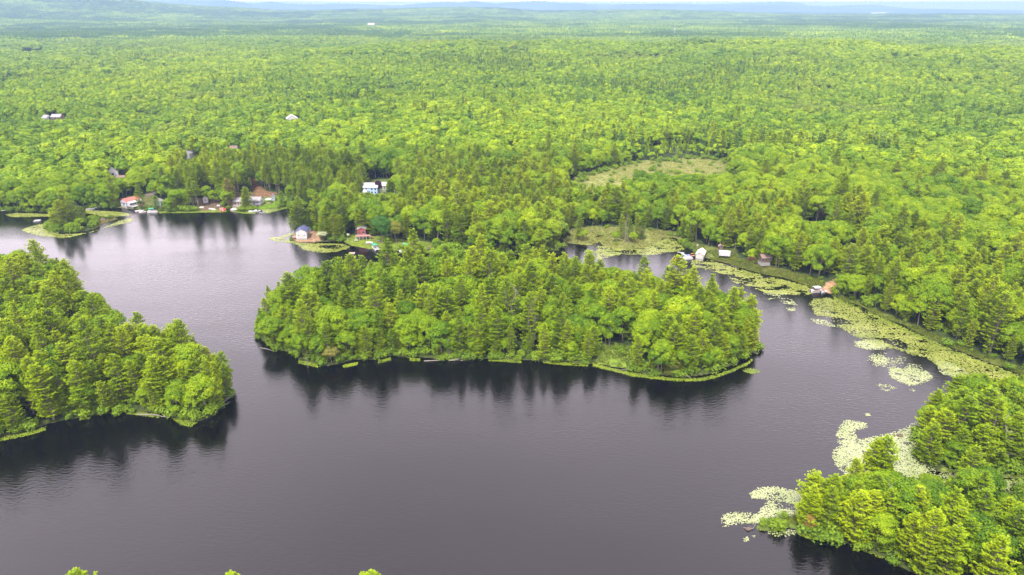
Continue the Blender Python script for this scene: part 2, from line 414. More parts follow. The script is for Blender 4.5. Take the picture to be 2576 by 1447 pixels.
def build_ground():
    rr = np.concatenate([np.linspace(20, 118, 30), np.arange(120, 620, 1.15), 620 * 1.014 ** np.arange(0, 290)])
    rr = rr[rr < 33000]
    th = np.concatenate([np.radians(np.linspace(-179.9, -50, 30)), np.radians(np.linspace(-48, 48, 620)), np.radians(np.linspace(50, 179.9, 30))])
    RR, TH = np.meshgrid(rr, th, indexing='ij')
    X = (RR * np.sin(TH)).ravel(); Y = (RR * np.cos(TH)).ravel()
    sd = shore_sd(X, Y)
    Z = height(X, Y, sd)
    nr, nth = len(rr), len(th)
    i = np.arange(nr - 1)[:, None]; j = np.arange(nth - 1)[None, :]
    a = (i * nth + j).ravel()
    F = np.stack([a, a + 1, a + nth + 1, a + nth], 1)[:, ::-1]
    base = np.array([.030, .045, .014])
    C = np.tile(base, (len(X), 1))
    f = sstep(RR.ravel(), 2200, 5000)[:, None]
    dk = sstep(fbm(X / 600, Y / 900, 71, 4), .47, .62)[:, None]
    C = C * (1 - f) + (np.array([.060, .115, .022]) * (1 - dk) + np.array([.040, .082, .020]) * dk) * f
    edge = (np.exp(-np.clip(sd, 0, None) / 4.0) * (sd > 0))[:, None]
    C = C * (1 - edge) + np.array([.045, .060, .014]) * edge
    C[sd <= 0] = (.03, .022, .015)
    near = RR.ravel() < 3000
    for k, (P, c) in zoneP.items():
        lo, hi = P.min(0), P.max(0)
        s = near & (X >= lo[0]) & (X <= hi[0]) & (Y >= lo[1]) & (Y <= hi[1]) & (sd > -.6)
        idx = np.where(s)[0]
        if len(idx):
            q = idx[inside(X[idx], Y[idx], P)]
            C[q] = np.array(c) * .62
    col = np.concatenate([C, np.ones((len(X), 1))], 1).astype(np.float32)
    m, t, o = new_mat('ground')
    b = N(t, 'ShaderNodeBsdfPrincipled'); b.inputs['Roughness'].default_value = .95; b.inputs['Specular IOR Level'].default_value = .08
    at = N(t, 'ShaderNodeAttribute', attribute_name='zone')
    g = N(t, 'ShaderNodeNewGeometry')
    n = N(t, 'ShaderNodeTexNoise'); n.inputs['Scale'].default_value = .6; n.inputs['Detail'].default_value = 5
    n2 = N(t, 'ShaderNodeTexNoise'); n2.inputs['Scale'].default_value = 1 / 260.; n2.inputs['Detail'].default_value = 6
    L(t, g.outputs['Position'], n.inputs['Vector']); L(t, g.outputs['Position'], n2.inputs['Vector'])
    r1 = N(t, 'ShaderNodeMapRange'); r1.inputs['From Min'].default_value = .3; r1.inputs['From Max'].default_value = .7
    r1.inputs['To Min'].default_value = .6; r1.inputs['To Max'].default_value = 1.4
    L(t, n.outputs['Fac'], r1.inputs['Value'])
    r2 = N(t, 'ShaderNodeMapRange'); r2.inputs['From Min'].default_value = .3; r2.inputs['From Max'].default_value = .7
    r2.inputs['To Min'].default_value = .65; r2.inputs['To Max'].default_value = 1.35
    L(t, n2.outputs['Fac'], r2.inputs['Value'])
    mm = N(t, 'ShaderNodeMath', operation='MULTIPLY'); L(t, r1.outputs[0], mm.inputs[0]); L(t, r2.outputs[0], mm.inputs[1])
    v = N(t, 'ShaderNodeVectorMath', operation='SCALE'); L(t, at.outputs['Color'], v.inputs[0]); L(t, mm.outputs[0], v.inputs['Scale'])
    L(t, v.outputs[0], b.inputs['Base Color']); L(t, b.outputs[0], o.inputs['Surface'])
    me = mesh_from('ground', np.stack([X, Y, Z], 1), F, [m], attrs={'zone': ('FLOAT_COLOR', 'POINT', col)}, smooth=True)
    add('ground', me, kind='structure')
build_ground()

# ---------------------------------------------------------------- water
def build_water():
    m, t, o = new_mat('lake_water')
    b = N(t, 'ShaderNodeBsdfPrincipled')
    b.inputs['Base Color'].default_value = (.0015, .001, .0014, 1)
    b.inputs['Roughness'].default_value = .11
    b.inputs['IOR'].default_value = 1.55
    g = N(t, 'ShaderNodeNewGeometry')
    mp = N(t, 'ShaderNodeMapping'); mp.inputs['Rotation'].default_value = (0, 0, R(25)); mp.inputs['Scale'].default_value = (.55, 1.6, 1)
    L(t, g.outputs['Position'], mp.inputs['Vector'])
    n1 = N(t, 'ShaderNodeTexNoise'); n1.inputs['Scale'].default_value = .9; n1.inputs['Detail'].default_value = 3; n1.inputs['Roughness'].default_value = .55
    L(t, mp.outputs[0], n1.inputs['Vector'])
    n2 = N(t, 'ShaderNodeTexNoise'); n2.inputs['Scale'].default_value = .016; n2.inputs['Detail'].default_value = 5
    mp2 = N(t, 'ShaderNodeMapping'); mp2.inputs['Rotation'].default_value = (0, 0, R(-12)); mp2.inputs['Scale'].default_value = (.5, 1.6, 1)
    L(t, g.outputs['Position'], mp2.inputs['Vector']); L(t, mp2.outputs[0], n2.inputs['Vector'])
    r = N(t, 'ShaderNodeMapRange'); r.inputs['From Min'].default_value = .35; r.inputs['From Max'].default_value = .65
    r.inputs['To Min'].default_value = .2; r.inputs['To Max'].default_value = 1.15
    L(t, n2.outputs['Fac'], r.inputs['Value'])
    h = N(t, 'ShaderNodeMath', operation='MULTIPLY'); L(t, n1.outputs['Fac'], h.inputs[0]); L(t, r.outputs[0], h.inputs[1])
    bp = N(t, 'ShaderNodeBump'); bp.inputs['Strength'].default_value = 1.0; bp.inputs['Distance'].default_value = .10
    L(t, h.outputs[0], bp.inputs['Height']); L(t, bp.outputs[0], b.inputs['Normal'])
    L(t, b.outputs[0], o.inputs['Surface'])
    V = [(-900, -300, 0), (900, -300, 0), (900, 760, 0), (-900, 760, 0)]
    me = mesh_from('lake_water', V, [(0, 1, 2, 3)], [m])
    add('lake_water', me, kind='structure')
build_water()

# ---------------------------------------------------------------- plant meshes
rng = np.random.default_rng(11)
class Soup:
    """collects faces of one size into a mesh"""
    def __init__(s):
        s.q = []; s.tone = []; s.mi = []
    def quads(s, Q, tone, mi):
        s.q.append(Q); s.tone.append(np.broadcast_to(tone, (len(Q),)).astype(np.float32)); s.mi.append(np.full(len(Q), mi, np.int32))
    def mesh(s, name, mats):
        Q = np.concatenate(s.q); n = len(Q)
        tone = np.concatenate(s.tone)
        return mesh_from(name, Q.reshape(-1, 3), np.arange(n * 4).reshape(n, 4), mats, np.concatenate(s.mi),
                         {'tone': ('FLOAT', 'FACE', tone)})
def unit(v):
    return v / np.maximum(np.linalg.norm(v, axis=-1, keepdims=True), 1e-9)
def tube(p0, p1, r0, r1, k=5):
    p0 = np.asarray(p0, float); p1 = np.asarray(p1, float)
    d = unit(p1 - p0)
    a = unit(np.cross(d, [0.3, 0.9, 0.1] if abs(d[2]) > .8 else [0, 0, 1.0]))
    b = np.cross(d, a)
    an = np.arange(k + 1) * 2 * np.pi / k
    c = np.cos(an)[:, None] * a + np.sin(an)[:, None] * b
    A = p0 + c * r0; B = p1 + c * r1
    return np.stack([A[:-1], A[1:], B[1:], B[:-1]], 1)
def blades(c, d, up, ln, wd):
    """leaf cards: centre base c, direction d, across = d x up"""
    s = unit(np.cross(d, up)) * (wd / 2)[:, None]
    e = c + d * ln[:, None]
    mid = c + d * (ln * .45)[:, None]
    return np.stack([c, mid + s, e, mid - s], 1)

def make_pine(lod, high=False, thin=1.0, seed=0):
    g = np.random.default_rng(seed)
    Ht = 18.0
    cr, tk = Soup(), Soup()
    lean = g.normal(0, .25, 2)
    pts = [np.array([lean[0] * (k / 5) ** 2, lean[1] * (k / 5) ** 2, Ht * .97 * k / 5]) for k in range(6)]
    rad = [.26, .22, .18, .13, .075, .03]
    for k in range(5):
        tk.quads(tube(pts[k], pts[k + 1], rad[k], rad[k + 1], 6 if lod == 0 else 3), .5, 0)
    z = Ht * (.42 if high else g.uniform(.05, .10))
    R0 = g.uniform(2.7, 3.9) * thin
    step = (.62, .95, 1.5)[lod]
    bare = g.uniform(0, 6.28)
    while z < Ht * .985:
        t = (z - Ht * .1) / (Ht * .9)
        env = R0 * (min(1, (1 - t) * 2.0 + .06)) ** .68 * (.82 + .18 * math.sin(min(1, t * 2.6) * 1.57)) * g.uniform(.70, 1.18)
        if t > .9: env = max(env, .5)
        nb = (6, 5, 4)[lod] if t < .85 else (4, 4, 3)[lod]
        a0 = g.uniform(0, 6.28)
        for k in range(nb):
            a = a0 + k * 6.283 / nb + g.normal(0, .28)
            ll = env * g.uniform(.55, 1.2)
            if not high and t < .35 and math.cos(a - bare) > .75 and g.random() < .5:
                ll *= .4
            if ll < .3: continue
            rise = g.uniform(-.05, .22) + .45 * t ** 2
            d = np.array([math.cos(a), math.sin(a), 0.])
            base = np.array([lean[0] * t * t, lean[1] * t * t, z + g.normal(0, .12)])
            def P(u):
                return base + d * (ll * u)[:, None] + np.array([0, 0, 1.]) * (ll * (rise * u + .16 * u * u * u))[:, None]
            if lod == 0:
                e = P(np.array([0., .55, .95]))
                cr_r = .035 + .012 * ll
                tk.quads(tube(e[0], e[1], cr_r, cr_r * .6, 3), .6, 0)
                tk.quads(tube(e[1], e[2], cr_r * .6, .012, 3), .6, 0)
            nt_ = max(3, int(ll * (5.2, 2.1, .9)[lod])) + (1 if t > .8 else 0)
            u = g.uniform(.22 if t < .8 else .05, 1.0, nt_) ** .62
            c = P(u)
            perp = np.array([-d[1], d[0], 0])
            spread = .30 * ll * (1 - np.abs(u - .55))
            lat = g.uniform(-1, 1, nt_)
            c = c + perp * (lat * spread)[:, None] + np.array([0, 0, 1.]) * g.normal(0, .07, nt_)[:, None]
            nbld = (9, 4, 3)[lod]
            C = np.repeat(c, nbld, 0)
            out_dir = unit(d * .9 + perp * lat[:, None] * .9 + np.array([0, 0, .25]))
            D = np.repeat(out_dir, nbld, 0) + g.normal(0, .62, (len(C), 3)) * np.array([1, 1, .55])
            D = unit(D)
            D[:, 2] = np.where(D[:, 2] < -.25, -D[:, 2] * .4, D[:, 2])
            D = unit(D)
            ln = g.uniform(.34, .64, len(C)) * (1, 2.1, 3.8)[lod]
            wd = ln * g.uniform(.30, .46, len(C)) * (1, 1.15, 1.3)[lod]
            up = unit(np.array([0, 0, 1.]) + g.normal(0, .35, (len(C), 3)))
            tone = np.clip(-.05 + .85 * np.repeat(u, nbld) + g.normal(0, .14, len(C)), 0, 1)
            cr.quads(blades(C - D * (ln * .3)[:, None], D, up, ln, wd), tone, 0)
        z += step * g.uniform(.75, 1.2) * (.7 if t > .75 else 1)
    return cr, tk

def make_broad(lod, shape=0, seed=0):
    g = np.random.default_rng(seed + 100)
    Ht = 13.0
    cr, tk = Soup(), Soup()
    rx = (4.1, 3.4, 4.7)[shape] * g.uniform(.94, 1.06); rz = (4.9, 5.9, 4.3)[shape]
    cz = Ht - rz
    top = np.array([g.normal(0, .3), g.normal(0, .3), Ht * .45])
    tk.quads(tube((0, 0, 0), top, .24, .16, 6 if lod == 0 else 3), .5, 0)
    if lod < 2:
        for k in range(6 if lod == 0 else 3):
            a = k * 1.05 + g.normal(0, .2)
            e = np.array([math.cos(a) * rx * .6, math.sin(a) * rx * .6, cz + rz * g.uniform(.0, .6)])
            tk.quads(tube(top, e, .11, .03, 4), .5, 0)
    nl = (64, 40, 16)[lod]
    v = unit(g.normal(0, 1, (nl, 3)))
    v[:, 2] = np.where(v[:, 2] < -.55, -v[:, 2], v[:, 2])
    rr_ = g.uniform(.62, 1.0, nl) ** .6
    cen = v * np.array([rx, rx, rz]) * rr_[:, None] * .84 + np.array([0, 0, cz])
    cen[:, :2] += g.normal(0, .25, (nl, 2))
    lr = g.uniform(.85, 1.55, nl) * (1, 1.15, 1.5)[lod]
    for i in range(nl):
        n = (int(100 * lr[i] ** 1.6), int(22 * lr[i] ** 1.5), 9)[lod]
        ltone = g.normal(0, .2)
        q = unit(g.normal(0, 1, (n, 3)))
        flip = (q @ unit(cen[i] - np.array([0, 0, cz - 2.]))) < -.35
        q[flip] *= -1
        rad = lr[i] * g.uniform(.72, 1.06, n)
        c = cen[i] + q * rad[:, None] * np.array([1.1, 1.1, .8])
        nrm = unit(q + g.normal(0, .45, (n, 3)) + np.array([0, 0, .35]))
        tdir = unit(np.cross(nrm, unit(g.normal(0, 1, (n, 3)))))
        ln = g.uniform(.27, .48, n) * (1, 2.1, 4.0)[lod]
        wd = ln * g.uniform(.6, .9, n)
        tone = np.clip(.3 + .35 * (q[:, 2] * .5 + .5) + g.normal(0, .12, n) + g.normal(0, .05), 0, 1)
        tone = np.clip(.5 + g.normal(0, .12, n) + ltone, 0, 1)
        cr.quads(blades(c - tdir * (ln / 2)[:, None], tdir, nrm, ln, wd), tone, 0)
    return cr, tk

def make_shrub(seed=0):
    g = np.random.default_rng(seed + 300)
    cr = Soup()
    for i in range(9):
        c0 = np.array([g.normal(0, .75), g.normal(0, .75), g.uniform(.3, 1.5)])
        n = 46
        q = unit(g.normal(0, 1, (n, 3))); q[:, 2] = np.abs(q[:, 2]) * g.choice([1, 1, -1], n)
        c = c0 + q * g.uniform(.5, .85, n)[:, None]
        nrm = unit(q + g.normal(0, .4, (n, 3)) + np.array([0, 0, .3]))
        td = unit(np.cross(nrm, unit(g.normal(0, 1, (n, 3)))))
        ln = g.uniform(.28, .5, n)
        cr.quads(blades(c - td * (ln / 2)[:, None], td, nrm, ln, ln * .75), np.clip(g.normal(.5, .2, n), 0, 1), 0)
    return cr
def joined(name, cr, tk, lm):
    s = Soup()
    s.q = cr.q + tk.q; s.tone = cr.tone + tk.tone
    s.mi = cr.mi + [np.ones(len(a), np.int32) for a in tk.mi]
    return s.mesh(name, [lm, M_BARK])

PINES = [make_pine(0, False, 1, s) for s in range(5)] + [make_pine(0, True, .9, s + 20) for s in range(3)]
BROADS = [make_broad(0, s % 3, s) for s in range(6)]
pine_me = [(c.mesh('crown', [M_PINE]), t.mesh('trunk', [M_BARK])) for c, t in PINES]
broad_me = [(c.mesh('crown', [M_LEAF]), t.mesh('trunk', [M_BARK])) for c, t in BROADS]

def ico():
    p = (1 + 5 ** .5) / 2
    v = unit(np.array([(-1,p,0),(1,p,0),(-1,-p,0),(1,-p,0),(0,-1,p),(0,1,p),(0,-1,-p),(0,1,-p),(p,0,-1),(p,0,1),(-p,0,-1),(-p,0,1)], float))
    f = [(0,11,5),(0,5,1),(0,1,7),(0,7,10),(0,10,11),(1,5,9),(5,11,4),(11,10,2),(10,7,6),(7,1,8),(3,9,4),(3,4,2),(3,2,6),(3,6,8),(3,8,9),(4,9,5),(2,4,11),(6,2,10),(8,6,7),(9,8,1)]
    T = []
    for a, b, c in f:
        A, B, C_ = v[a], v[b], v[c]; ab, bc, ca = unit(A + B), unit(B + C_), unit(C_ + A)
        for q in ((A, ab, ca), (ab, B, bc), (ca, bc, C_), (ab, bc, ca)): T.append(q)
    return np.array(T)
ICO = ico()
def lobed(lod, kind, seed):
    g = np.random.default_rng(seed + 900)
    cr, tk = Soup(), Soup()
    if kind == 'b':
        Ht, rx, rz = 13., g.uniform(3.9, 4.6), g.uniform(3.6, 4.6); cz = Ht - rz
        nl = (26, 11)[lod]
        v = unit(g.normal(0, 1, (nl, 3))); v[:, 2] = np.where(v[:, 2] < -.2, -v[:, 2], v[:, 2])
        cen = v * np.array([rx, rx, rz]) * g.uniform(.45, .72, nl)[:, None] + np.array([0, 0, cz])
        rad = g.uniform(1.2, 2.0, nl) * (1, 1.35)[lod]
    else:
        Ht = 18.; nl = (24, 12)[lod]
        t = np.sort(g.uniform(.2, .97, nl)); a = g.uniform(0, 6.28, nl)
        env = 2.7 * np.minimum(1, (1 - t) * 1.7) ** .8
        cen = np.stack([np.cos(a) * env * .6, np.sin(a) * env * .6, t * Ht], 1); rad = np.maximum(.5, env * g.uniform(.42, .62, nl)) * (1, 1.2)[lod]
        tk.quads(tube((0, 0, 0), (0, 0, 17.), .22, .05, 3), .5, 0)
    for c, r_ in zip(cen, rad):
        T = ICO * (r_ * np.array([1.1, 1.1, .72]))
        # ragged surface: every facet shifted in or out and tilted
        T = T * g.uniform(.78, 1.14, (len(T), 1, 1)) + g.normal(0, .10 * r_, T.shape) + c
        Q = np.concatenate([T, T[:, 2:3] * .5 + T[:, 0:1] * .5], 1)
        cr.quads(Q, np.clip(.5 + g.normal(0, .16) + g.normal(0, .10, len(Q)), 0, 1), 0)
    return cr, tk
PROTO = []      # meshes the forest object scatters
def proto(me):
    o = bpy.data.objects.new('forest_stock', me)   # never linked to the scene
    PROTO.append(o)
    return len(PROTO) - 1
I_P0 = [proto(joined('pine_near', c, t, M_PINE)) for c, t in PINES]
I_B0 = [proto(joined('broad_near', c, t, M_LEAF)) for c, t in BROADS]
I_P1 = [proto(joined('pine_mid', *(make_pine(1, False, 1.05, s + 40) if s == 0 else lobed(0, 'p', s)), M_FIR if s == 1 else M_PINE)) for s in range(3)]
I_B1 = [proto(joined('broad_mid', *(make_broad(1, s % 3, s + 40) if s == 0 else lobed(0, 'b', s)), M_LEAF)) for s in range(4)]
I_P2 = [proto(joined('pine_far', *lobed(1, 'p', s + 30), M_FIR if s else M_PINE)) for s in range(2)]
I_B2 = [proto(joined('broad_far', *lobed(1, 'b', s + 30), M_LEAF)) for s in range(3)]
def make_clump(seed):
    g = np.random.default_rng(seed)
    s = Soup()
    S = 64.0; n = 130
    xy = g.uniform(-S / 2, S / 2, (n, 2))
    for i in range(n):
        pine = g.random() < (.60 if seed % 2 else .06)
        hh = g.uniform(13, 19) if pine else g.uniform(10, 14)
        rr_ = 2.6 if pine else 4.3
        k = 5
        an = np.arange(k + 1) * 6.283 / k + g.uniform(0, 6)
        c = np.array([xy[i, 0], xy[i, 1], 0])
        ring = lambda z, r: c + np.stack([np.cos(an) * r, np.sin(an) * r, np.full(k + 1, z)], 1)
        if pine:
            rs = [ring(hh * .3, rr_), ring(hh * .65, rr_ * .75), ring(hh, .2)]
        else:
            rs = [ring(hh * .35, rr_ * .8), ring(hh * .7, rr_), ring(hh * .93, rr_ * .6), ring(hh, .5)]
        tone = g.uniform(.0, 1)
        for a, b in zip(rs[:-1], rs[1:]):
            a = a + g.normal(0, .5, a.shape); b = b + g.normal(0, .4, b.shape)
            s.quads(np.stack([a[:-1], a[1:], b[1:], b[:-1]], 1), tone, 0 if not pine else 1)
    return s.mesh('clump_far', [M_LEAF, M_FIR])
I_P1 = I_P1[1:] + I_P1; I_B1 = I_B1 + I_B1[1:]
I_CL = [proto(make_clump(s)) for s in range(4)]
# ---------------------------------------------------------------- where trees stand
rng = np.random.default_rng(5)
def jgrid(r0, r1, step, a0=-41, a1=41, jit=.50):
    xs = np.arange(-r1, r1, step)
    ys = np.arange(0, r1, step)
    X, Y = np.meshgrid(xs, ys)
    X = X + (np.arange(len(ys)) % 2)[:, None] * step / 2
    X = (X + rng.uniform(-jit, jit, X.shape) * step).ravel(); Y = (Y + rng.uniform(-jit, jit, Y.shape) * step).ravel()
    r = np.hypot(X, Y); th = np.degrees(np.arctan2(X, Y))
    k = (r >= r0) & (r < r1) & (th > a0) & (th < a1)
    return X[k], Y[k]
CONIFER = [  # plan-grid areas and the share of pines in them
 (ISLAND, .60), ([(-900,700),(0,700),(250,760),(600,960),(600,1080),(0,1120),(-900,1500)], .80),
 ([(1890,1200),(3000,1190),(3000,1700),(1890,1700)], .82), ([(2290,960),(2900,960),(2900,1215),(2290,1215)], .72),
 ([(430,535),(440,440),(520,430),(800,430),(915,470),(915,520),(800,530),(430,540)], .88),
 ([(915,500),(1400,470),(1440,640),(900,640)], .42), ([(1440,520),(1750,520),(1750,600),(1440,600)], .30),
 ([(1750,560),(2100,560),(2576,760),(2900,1000),(2800,1010),(2300,830),(2060,740),(1860,660),(1750,610)], .45),
]
conP = [(GP(p), s) for p, s in CONIFER]
HIGH = GP([(470,532),(455,450),(520,440),(760,440),(760,515),(700,520),(560,525)])
# things that must be seen over the trees in front of them: plan x range, plan y their foot is seen down to, ground y
SIGHT = [(914,986,486,505),(724,750,297,318),(464,490,396,415),(280,316,448,462),(114,160,291,305),(1806,1842,642,655),(2132,2150,614,650),
         (570,612,372,388),(1866,1872,668,690),(1908,1934,652,668),(2020,2090,556,566),(1690,1700,84,110),(2305,2420,1192,1229),(2552,2620,1234,1240),(1442,1500,502,545),(2090,2620,1164,1262),(2330,2640,926,986),(290,470,802,906),(200,290,735,760),(45,135,150,170),(1440,1850,452,512),(380,445,492,505),(1250,1300,0,0)]
ISC = [float(v) for v in G(185, 572)]
BOG = GP([(1575,440),(1610,410),(1625,393),(1690,382),(1765,390),(1800,418),(1700,425),(1640,430)])
def place(x, y, near):
    sd = shore_sd(x, y) if near else np.full(x.shape, 200.)
    k = sd > .5
    if near:
        k &= ~in_zone(x, y, NO_TREE - {'meadow'}) & ~in_zone(x + 26 * (fbm(x / 14, y / 14, 501, 3) - .5), y + 40 * (fbm(x / 14, y / 14, 502, 3) - .5), ['meadow'])
    else:
        k &= ~in_zone(x, y, ['brown_hill'])
    x, y, sd = x[k], y[k], sd[k]
    z = height(x, y, sd) - .15
    r = np.hypot(x, y)
    n = len(x)
    pp = .07 + .62 * sstep(fbm(x / 190, y / 140, 41, 3), .54, .74)
    if near:
        for P, s in conP:
            q = inside(x, y, P)
            pp = np.where(q, s if s > .5 else np.maximum(s, pp * .8), pp)
    pine = rng.random(n) < pp
    sc_ = np.where(pine, rng.normal(.95, .16, n), rng.normal(1.0, .19, n))
    if not near: pine = pine & (rng.random(n) < .7)
    sc_ = np.clip(sc_, .5, 1.4) * (.80 + .40 * fbm(x / 45, y / 45, 77, 2))
    young = sstep(fbm(x / 120, y / 90, 303, 3), .60, .66)      # stands of younger, lower wood
    sc_ = sc_ * (1 - .3 * young * (1 if not near else 0))
    if near:
        bog = inside(x, y, BOG); sc_ = np.where(bog, sc_ * rng.uniform(.25, .55, n), sc_)
        sc_ = np.where(sd < 5, sc_ * rng.uniform(.62, .92, n), sc_)
        tall = pine & (rng.random(n) < .07)
        sc_ = np.where(tall, sc_ * 1.15, sc_)
    wd = sc_ * rng.uniform(.88, 1.18, n)
    hgt = np.where(pine, 18., 13.) * sc_
    # lower trees in front of buildings and clearings
    u0, vt = UV(x, y, z + hgt)
    _, vb = UV(x, y, z)
    rad = 4.0 * FOC / np.maximum(r, 50)
    keep = ~((r < 140) & (x < 55))
    lrc = inside(x, y, conP[2][0]); sc_ = np.where(lrc, sc_ * .88, sc_); keep &= ~((inside(x, y, isltP)) | (np.hypot(x - ISC[0], y - ISC[1]) < 16))
    lrc = inside(x, y, conP[3][0]); sc_ = np.where(lrc, sc_ * .80, sc_)
    for (xa, xb, ys, yb) in SIGHT:
        q = (u0 > xa - rad) & (u0 < xb + rad) & (vb > yb - 1) & (vt < ys) & (vb > ys)
        f = np.where(q, (vb - ys) / np.maximum(vb - vt, 1e-3) * rng.uniform(.7, 1.04, n), 1)
        keep &= f > .30
        sc_ = np.where(q, sc_ * np.clip(f, .3, 1), sc_)
        wd = np.where(q, np.minimum(wd, sc_ * 1.5), wd)
    # nothing may stand on a building
    for (xa, xb, ys, yb) in SIGHT[:9]:
        gx, gy = G((xa + xb) / 2, yb)
        keep &= np.hypot(x - gx, y - gy) > 9
    return [a[keep] for a in (x, y, z, pine, sc_, wd, sd)]

def cat(a, b):
    return [np.concatenate([p, q]) for p, q in zip(a, b)]
x, y = jgrid(60, 760, 4.7, -52, 52)
near = place(x, y, True)
x, y = jgrid(60, 520, 3.6, -52, 52)          # the waterside row stands closer and leans out lower
k = shore_sd(x, y); k = (k > .4) & (k < 3.0)
edge_row = place(x[k], y[k], True)
near = cat(near, edge_row)
x, y = jgrid(760, 1300, 4.3)
mid = place(x, y, False)
x, y = jgrid(1300, 2600, 5.7)
far = place(x, y, False)

# trees whose tops only just reach into the bottom of the picture
for (xt, yt, hh) in [(188,1434,15.5),(213,1440,14.5),(575,1441,15.0),(925,1436,15.5)]:
    gx, gy = G(xt, yt, hh)
    near = cat(near, [np.array([v]) for v in (float(gx), float(gy), 0.0, True, hh / 18., 1.0, 3.0)])
# trees that stand alone on the islet, the marsh and the points: plan foot, pine?, height scale, width scale
SINGLE = [(160,578,1,.92,1.35),(188,572,1,1.0,1.15),(174,576,1,.7,1.2),(142,580,1,.5,1.0),(212,570,1,.6,.8),(205,574,0,.4,.7),(150,582,0,.35,.7),(180,582,0,.35,.7),(192,580,0,.3,.6),(232,566,0,.28,.5),(757,583,1,1.12,1.75),(742,586,1,.75,1.1),(774,580,1,.72,1.1),
 (1455,606,1,.72,.9),(1466,608,0,.45,.6),(1563,606,1,.75,.7),(1583,610,1,.68,.6),(1600,604,1,.80,.7),(1612,606,1,.7,.7),(1548,612,0,.42,.5),(1592,615,0,.45,.5),
 (1735,612,1,.62,.8),(1728,606,0,.55,.55),(1790,626,0,.55,.45),(405,474,0,.9,.9),(392,505,0,.75,1.0),(525,512,0,.8,.9),(540,516,0,.65,.8),(500,524,1,.92,1.5),(455,527,0,.95,1.3),
 (580,512,1,1.1,1.2),(600,500,1,1.2,1.0),(290,522,1,1.15,1.1),(1880,652,1,.95,1.1),(1905,655,1,1.0,1.1),(1925,650,0,1.0,1.1),(1903,668,1,.62,.75),(1940,672,1,.7,.8),(1890,664,0,.5,.6),(816,600,0,.5,.6),(1400,612,0,.95,1.3),(1410,600,0,.5,.6)]
for (px, py, pn, s, wds) in SINGLE:
    gx, gy = G(px, py)
    gx = np.array([float(gx)]); gy = np.array([float(gy)])
    zz = np.maximum(height(gx, gy), 0.05) - .1
    near = cat(near, [gx, gy, zz, np.array([bool(pn)]), np.array([s]), np.array([wds * (.9 if pn else 1.)]), np.array([4.0])])
nx, ny, nz, npine, nsc, nwd, nsd = near
nr = np.hypot(nx, ny)
top = np.where(npine, 18., 13.) * nsc
u_, v_ = UV(nx, ny, nz + top)
inview = (u_ > -40) & (u_ < 2616) & (v_ < 1447) & (v_ > 0)
order = np.argsort(nr)
own = np.zeros(len(nx), bool)
hi = inside(nx, ny, HIGH)
cnt = {True: 0, False: 0}
special = np.arange(len(nx)) >= len(nx) - len(SINGLE)
LIM = 300
for i in np.where(special)[0]:
    own[i] = True; cnt[bool(npine[i])] += 1
for i in order:
    if own[i] or not inview[i]:
        continue
    b = bool(npine[i])
    if cnt[b] >= LIM:
        continue
    own[i] = True; cnt[b] += 1

AREAS = [(GP(ISLAND), 'wooded island in mid lake', 'i'), (GP([(-900,690),(0,690),(260,740),(620,950),(620,1090),(0,1130),(-900,1600)]), 'lower left headland', 'h'),
 (GP([(1880,1205),(3000,1195),(3000,1700),(1880,1700)]), 'lower right point', 'c'), (GP([(2290,950),(3000,950),(3000,1212),(2290,1212)]), 'right edge point', 'p'),
 (isltP, 'tiny islet at the far left', 't'), (GP([(700,615),(700,575),(812,575),(860,560),(860,470),(1440,470),(1445,650),(860,650),(825,602)]), 'peninsula behind the wooded island', 'n'),
 (GP([(1400,640),(1400,560),(1730,560),(1700,640)]), 'marsh beyond the island', 'm')]
def tree_label(i, kind):
    x, y = nx[i], ny[i]
    area = None; key = 'e'
    for P, nm, k in AREAS:
        if inside(np.array([x]), np.array([y]), P)[0]:
            area, key, poly = nm, k, P
            break
    if y < 120 and abs(x) < 90 or nr[i] < 125 and x < 60:
        return f"{kind} top poking in at the bottom edge, {'left' if u_[i] < 400 else 'middle' if u_[i] < 750 else 'right'} one"
    tall = 'tall' if top[i] > (18.5 if npine[i] else 13.6) else 'low' if top[i] < (14 if npine[i] else 10.5) else 'mid height'
    u, v = UV(x, y, nz[i])
    if key == 'i':
        t = (float(u) - 650) / 1260
        col_ = ['west tip', 'west part', 'middle', 'east part', 'east tip'][int(np.clip(t * 5, 0, 4))]
        lo = 905 if 700 < u < 1850 else 860
        row = 'near shore' if nsd[i] < 7 and v > 840 else 'far shore' if nsd[i] < 9 else 'front slope' if v > 830 else 'centre' if v > 785 else 'back slope'
        return f"{tall} {kind} on the {row} of the wooded island, {col_}"
    if key in 'hcp':
        rr = {'h': (0, 590, 700, 1090), 'c': (1900, 2576, 1205, 1450), 'p': (2300, 2576, 980, 1205)}[key]
        t = (float(u) - rr[0]) / (rr[1] - rr[0]); s = (float(v) - rr[2]) / (rr[3] - rr[2])
        col_ = ['west end', 'west part', 'east part', 'east end'][int(np.clip(t * 4, 0, 3))]
        row = 'waterside' if nsd[i] < 6 else ['back rows', 'middle rows', 'front rows'][int(np.clip(s * 3, 0, 2))]
        return f"{tall} {kind} in the {row}, {col_} of the {area}"
    if area:
        return f"{tall} {kind} on the {area}, {'at the water' if nsd[i] < 6 else 'away from the water'}"
    if x > 0:
        return f"{tall} {kind} on the east shore wood, {'edge above the lily band' if nsd[i] < 14 else 'second rows' if nsd[i] < 40 else 'deep rows'}, {'north' if y > 330 else 'middle' if y > 250 else 'south'} stretch"
    return f"{tall} {kind} by the cottages on the far shore, {'west' if u < 480 else 'middle' if u < 620 else 'east'} stretch"

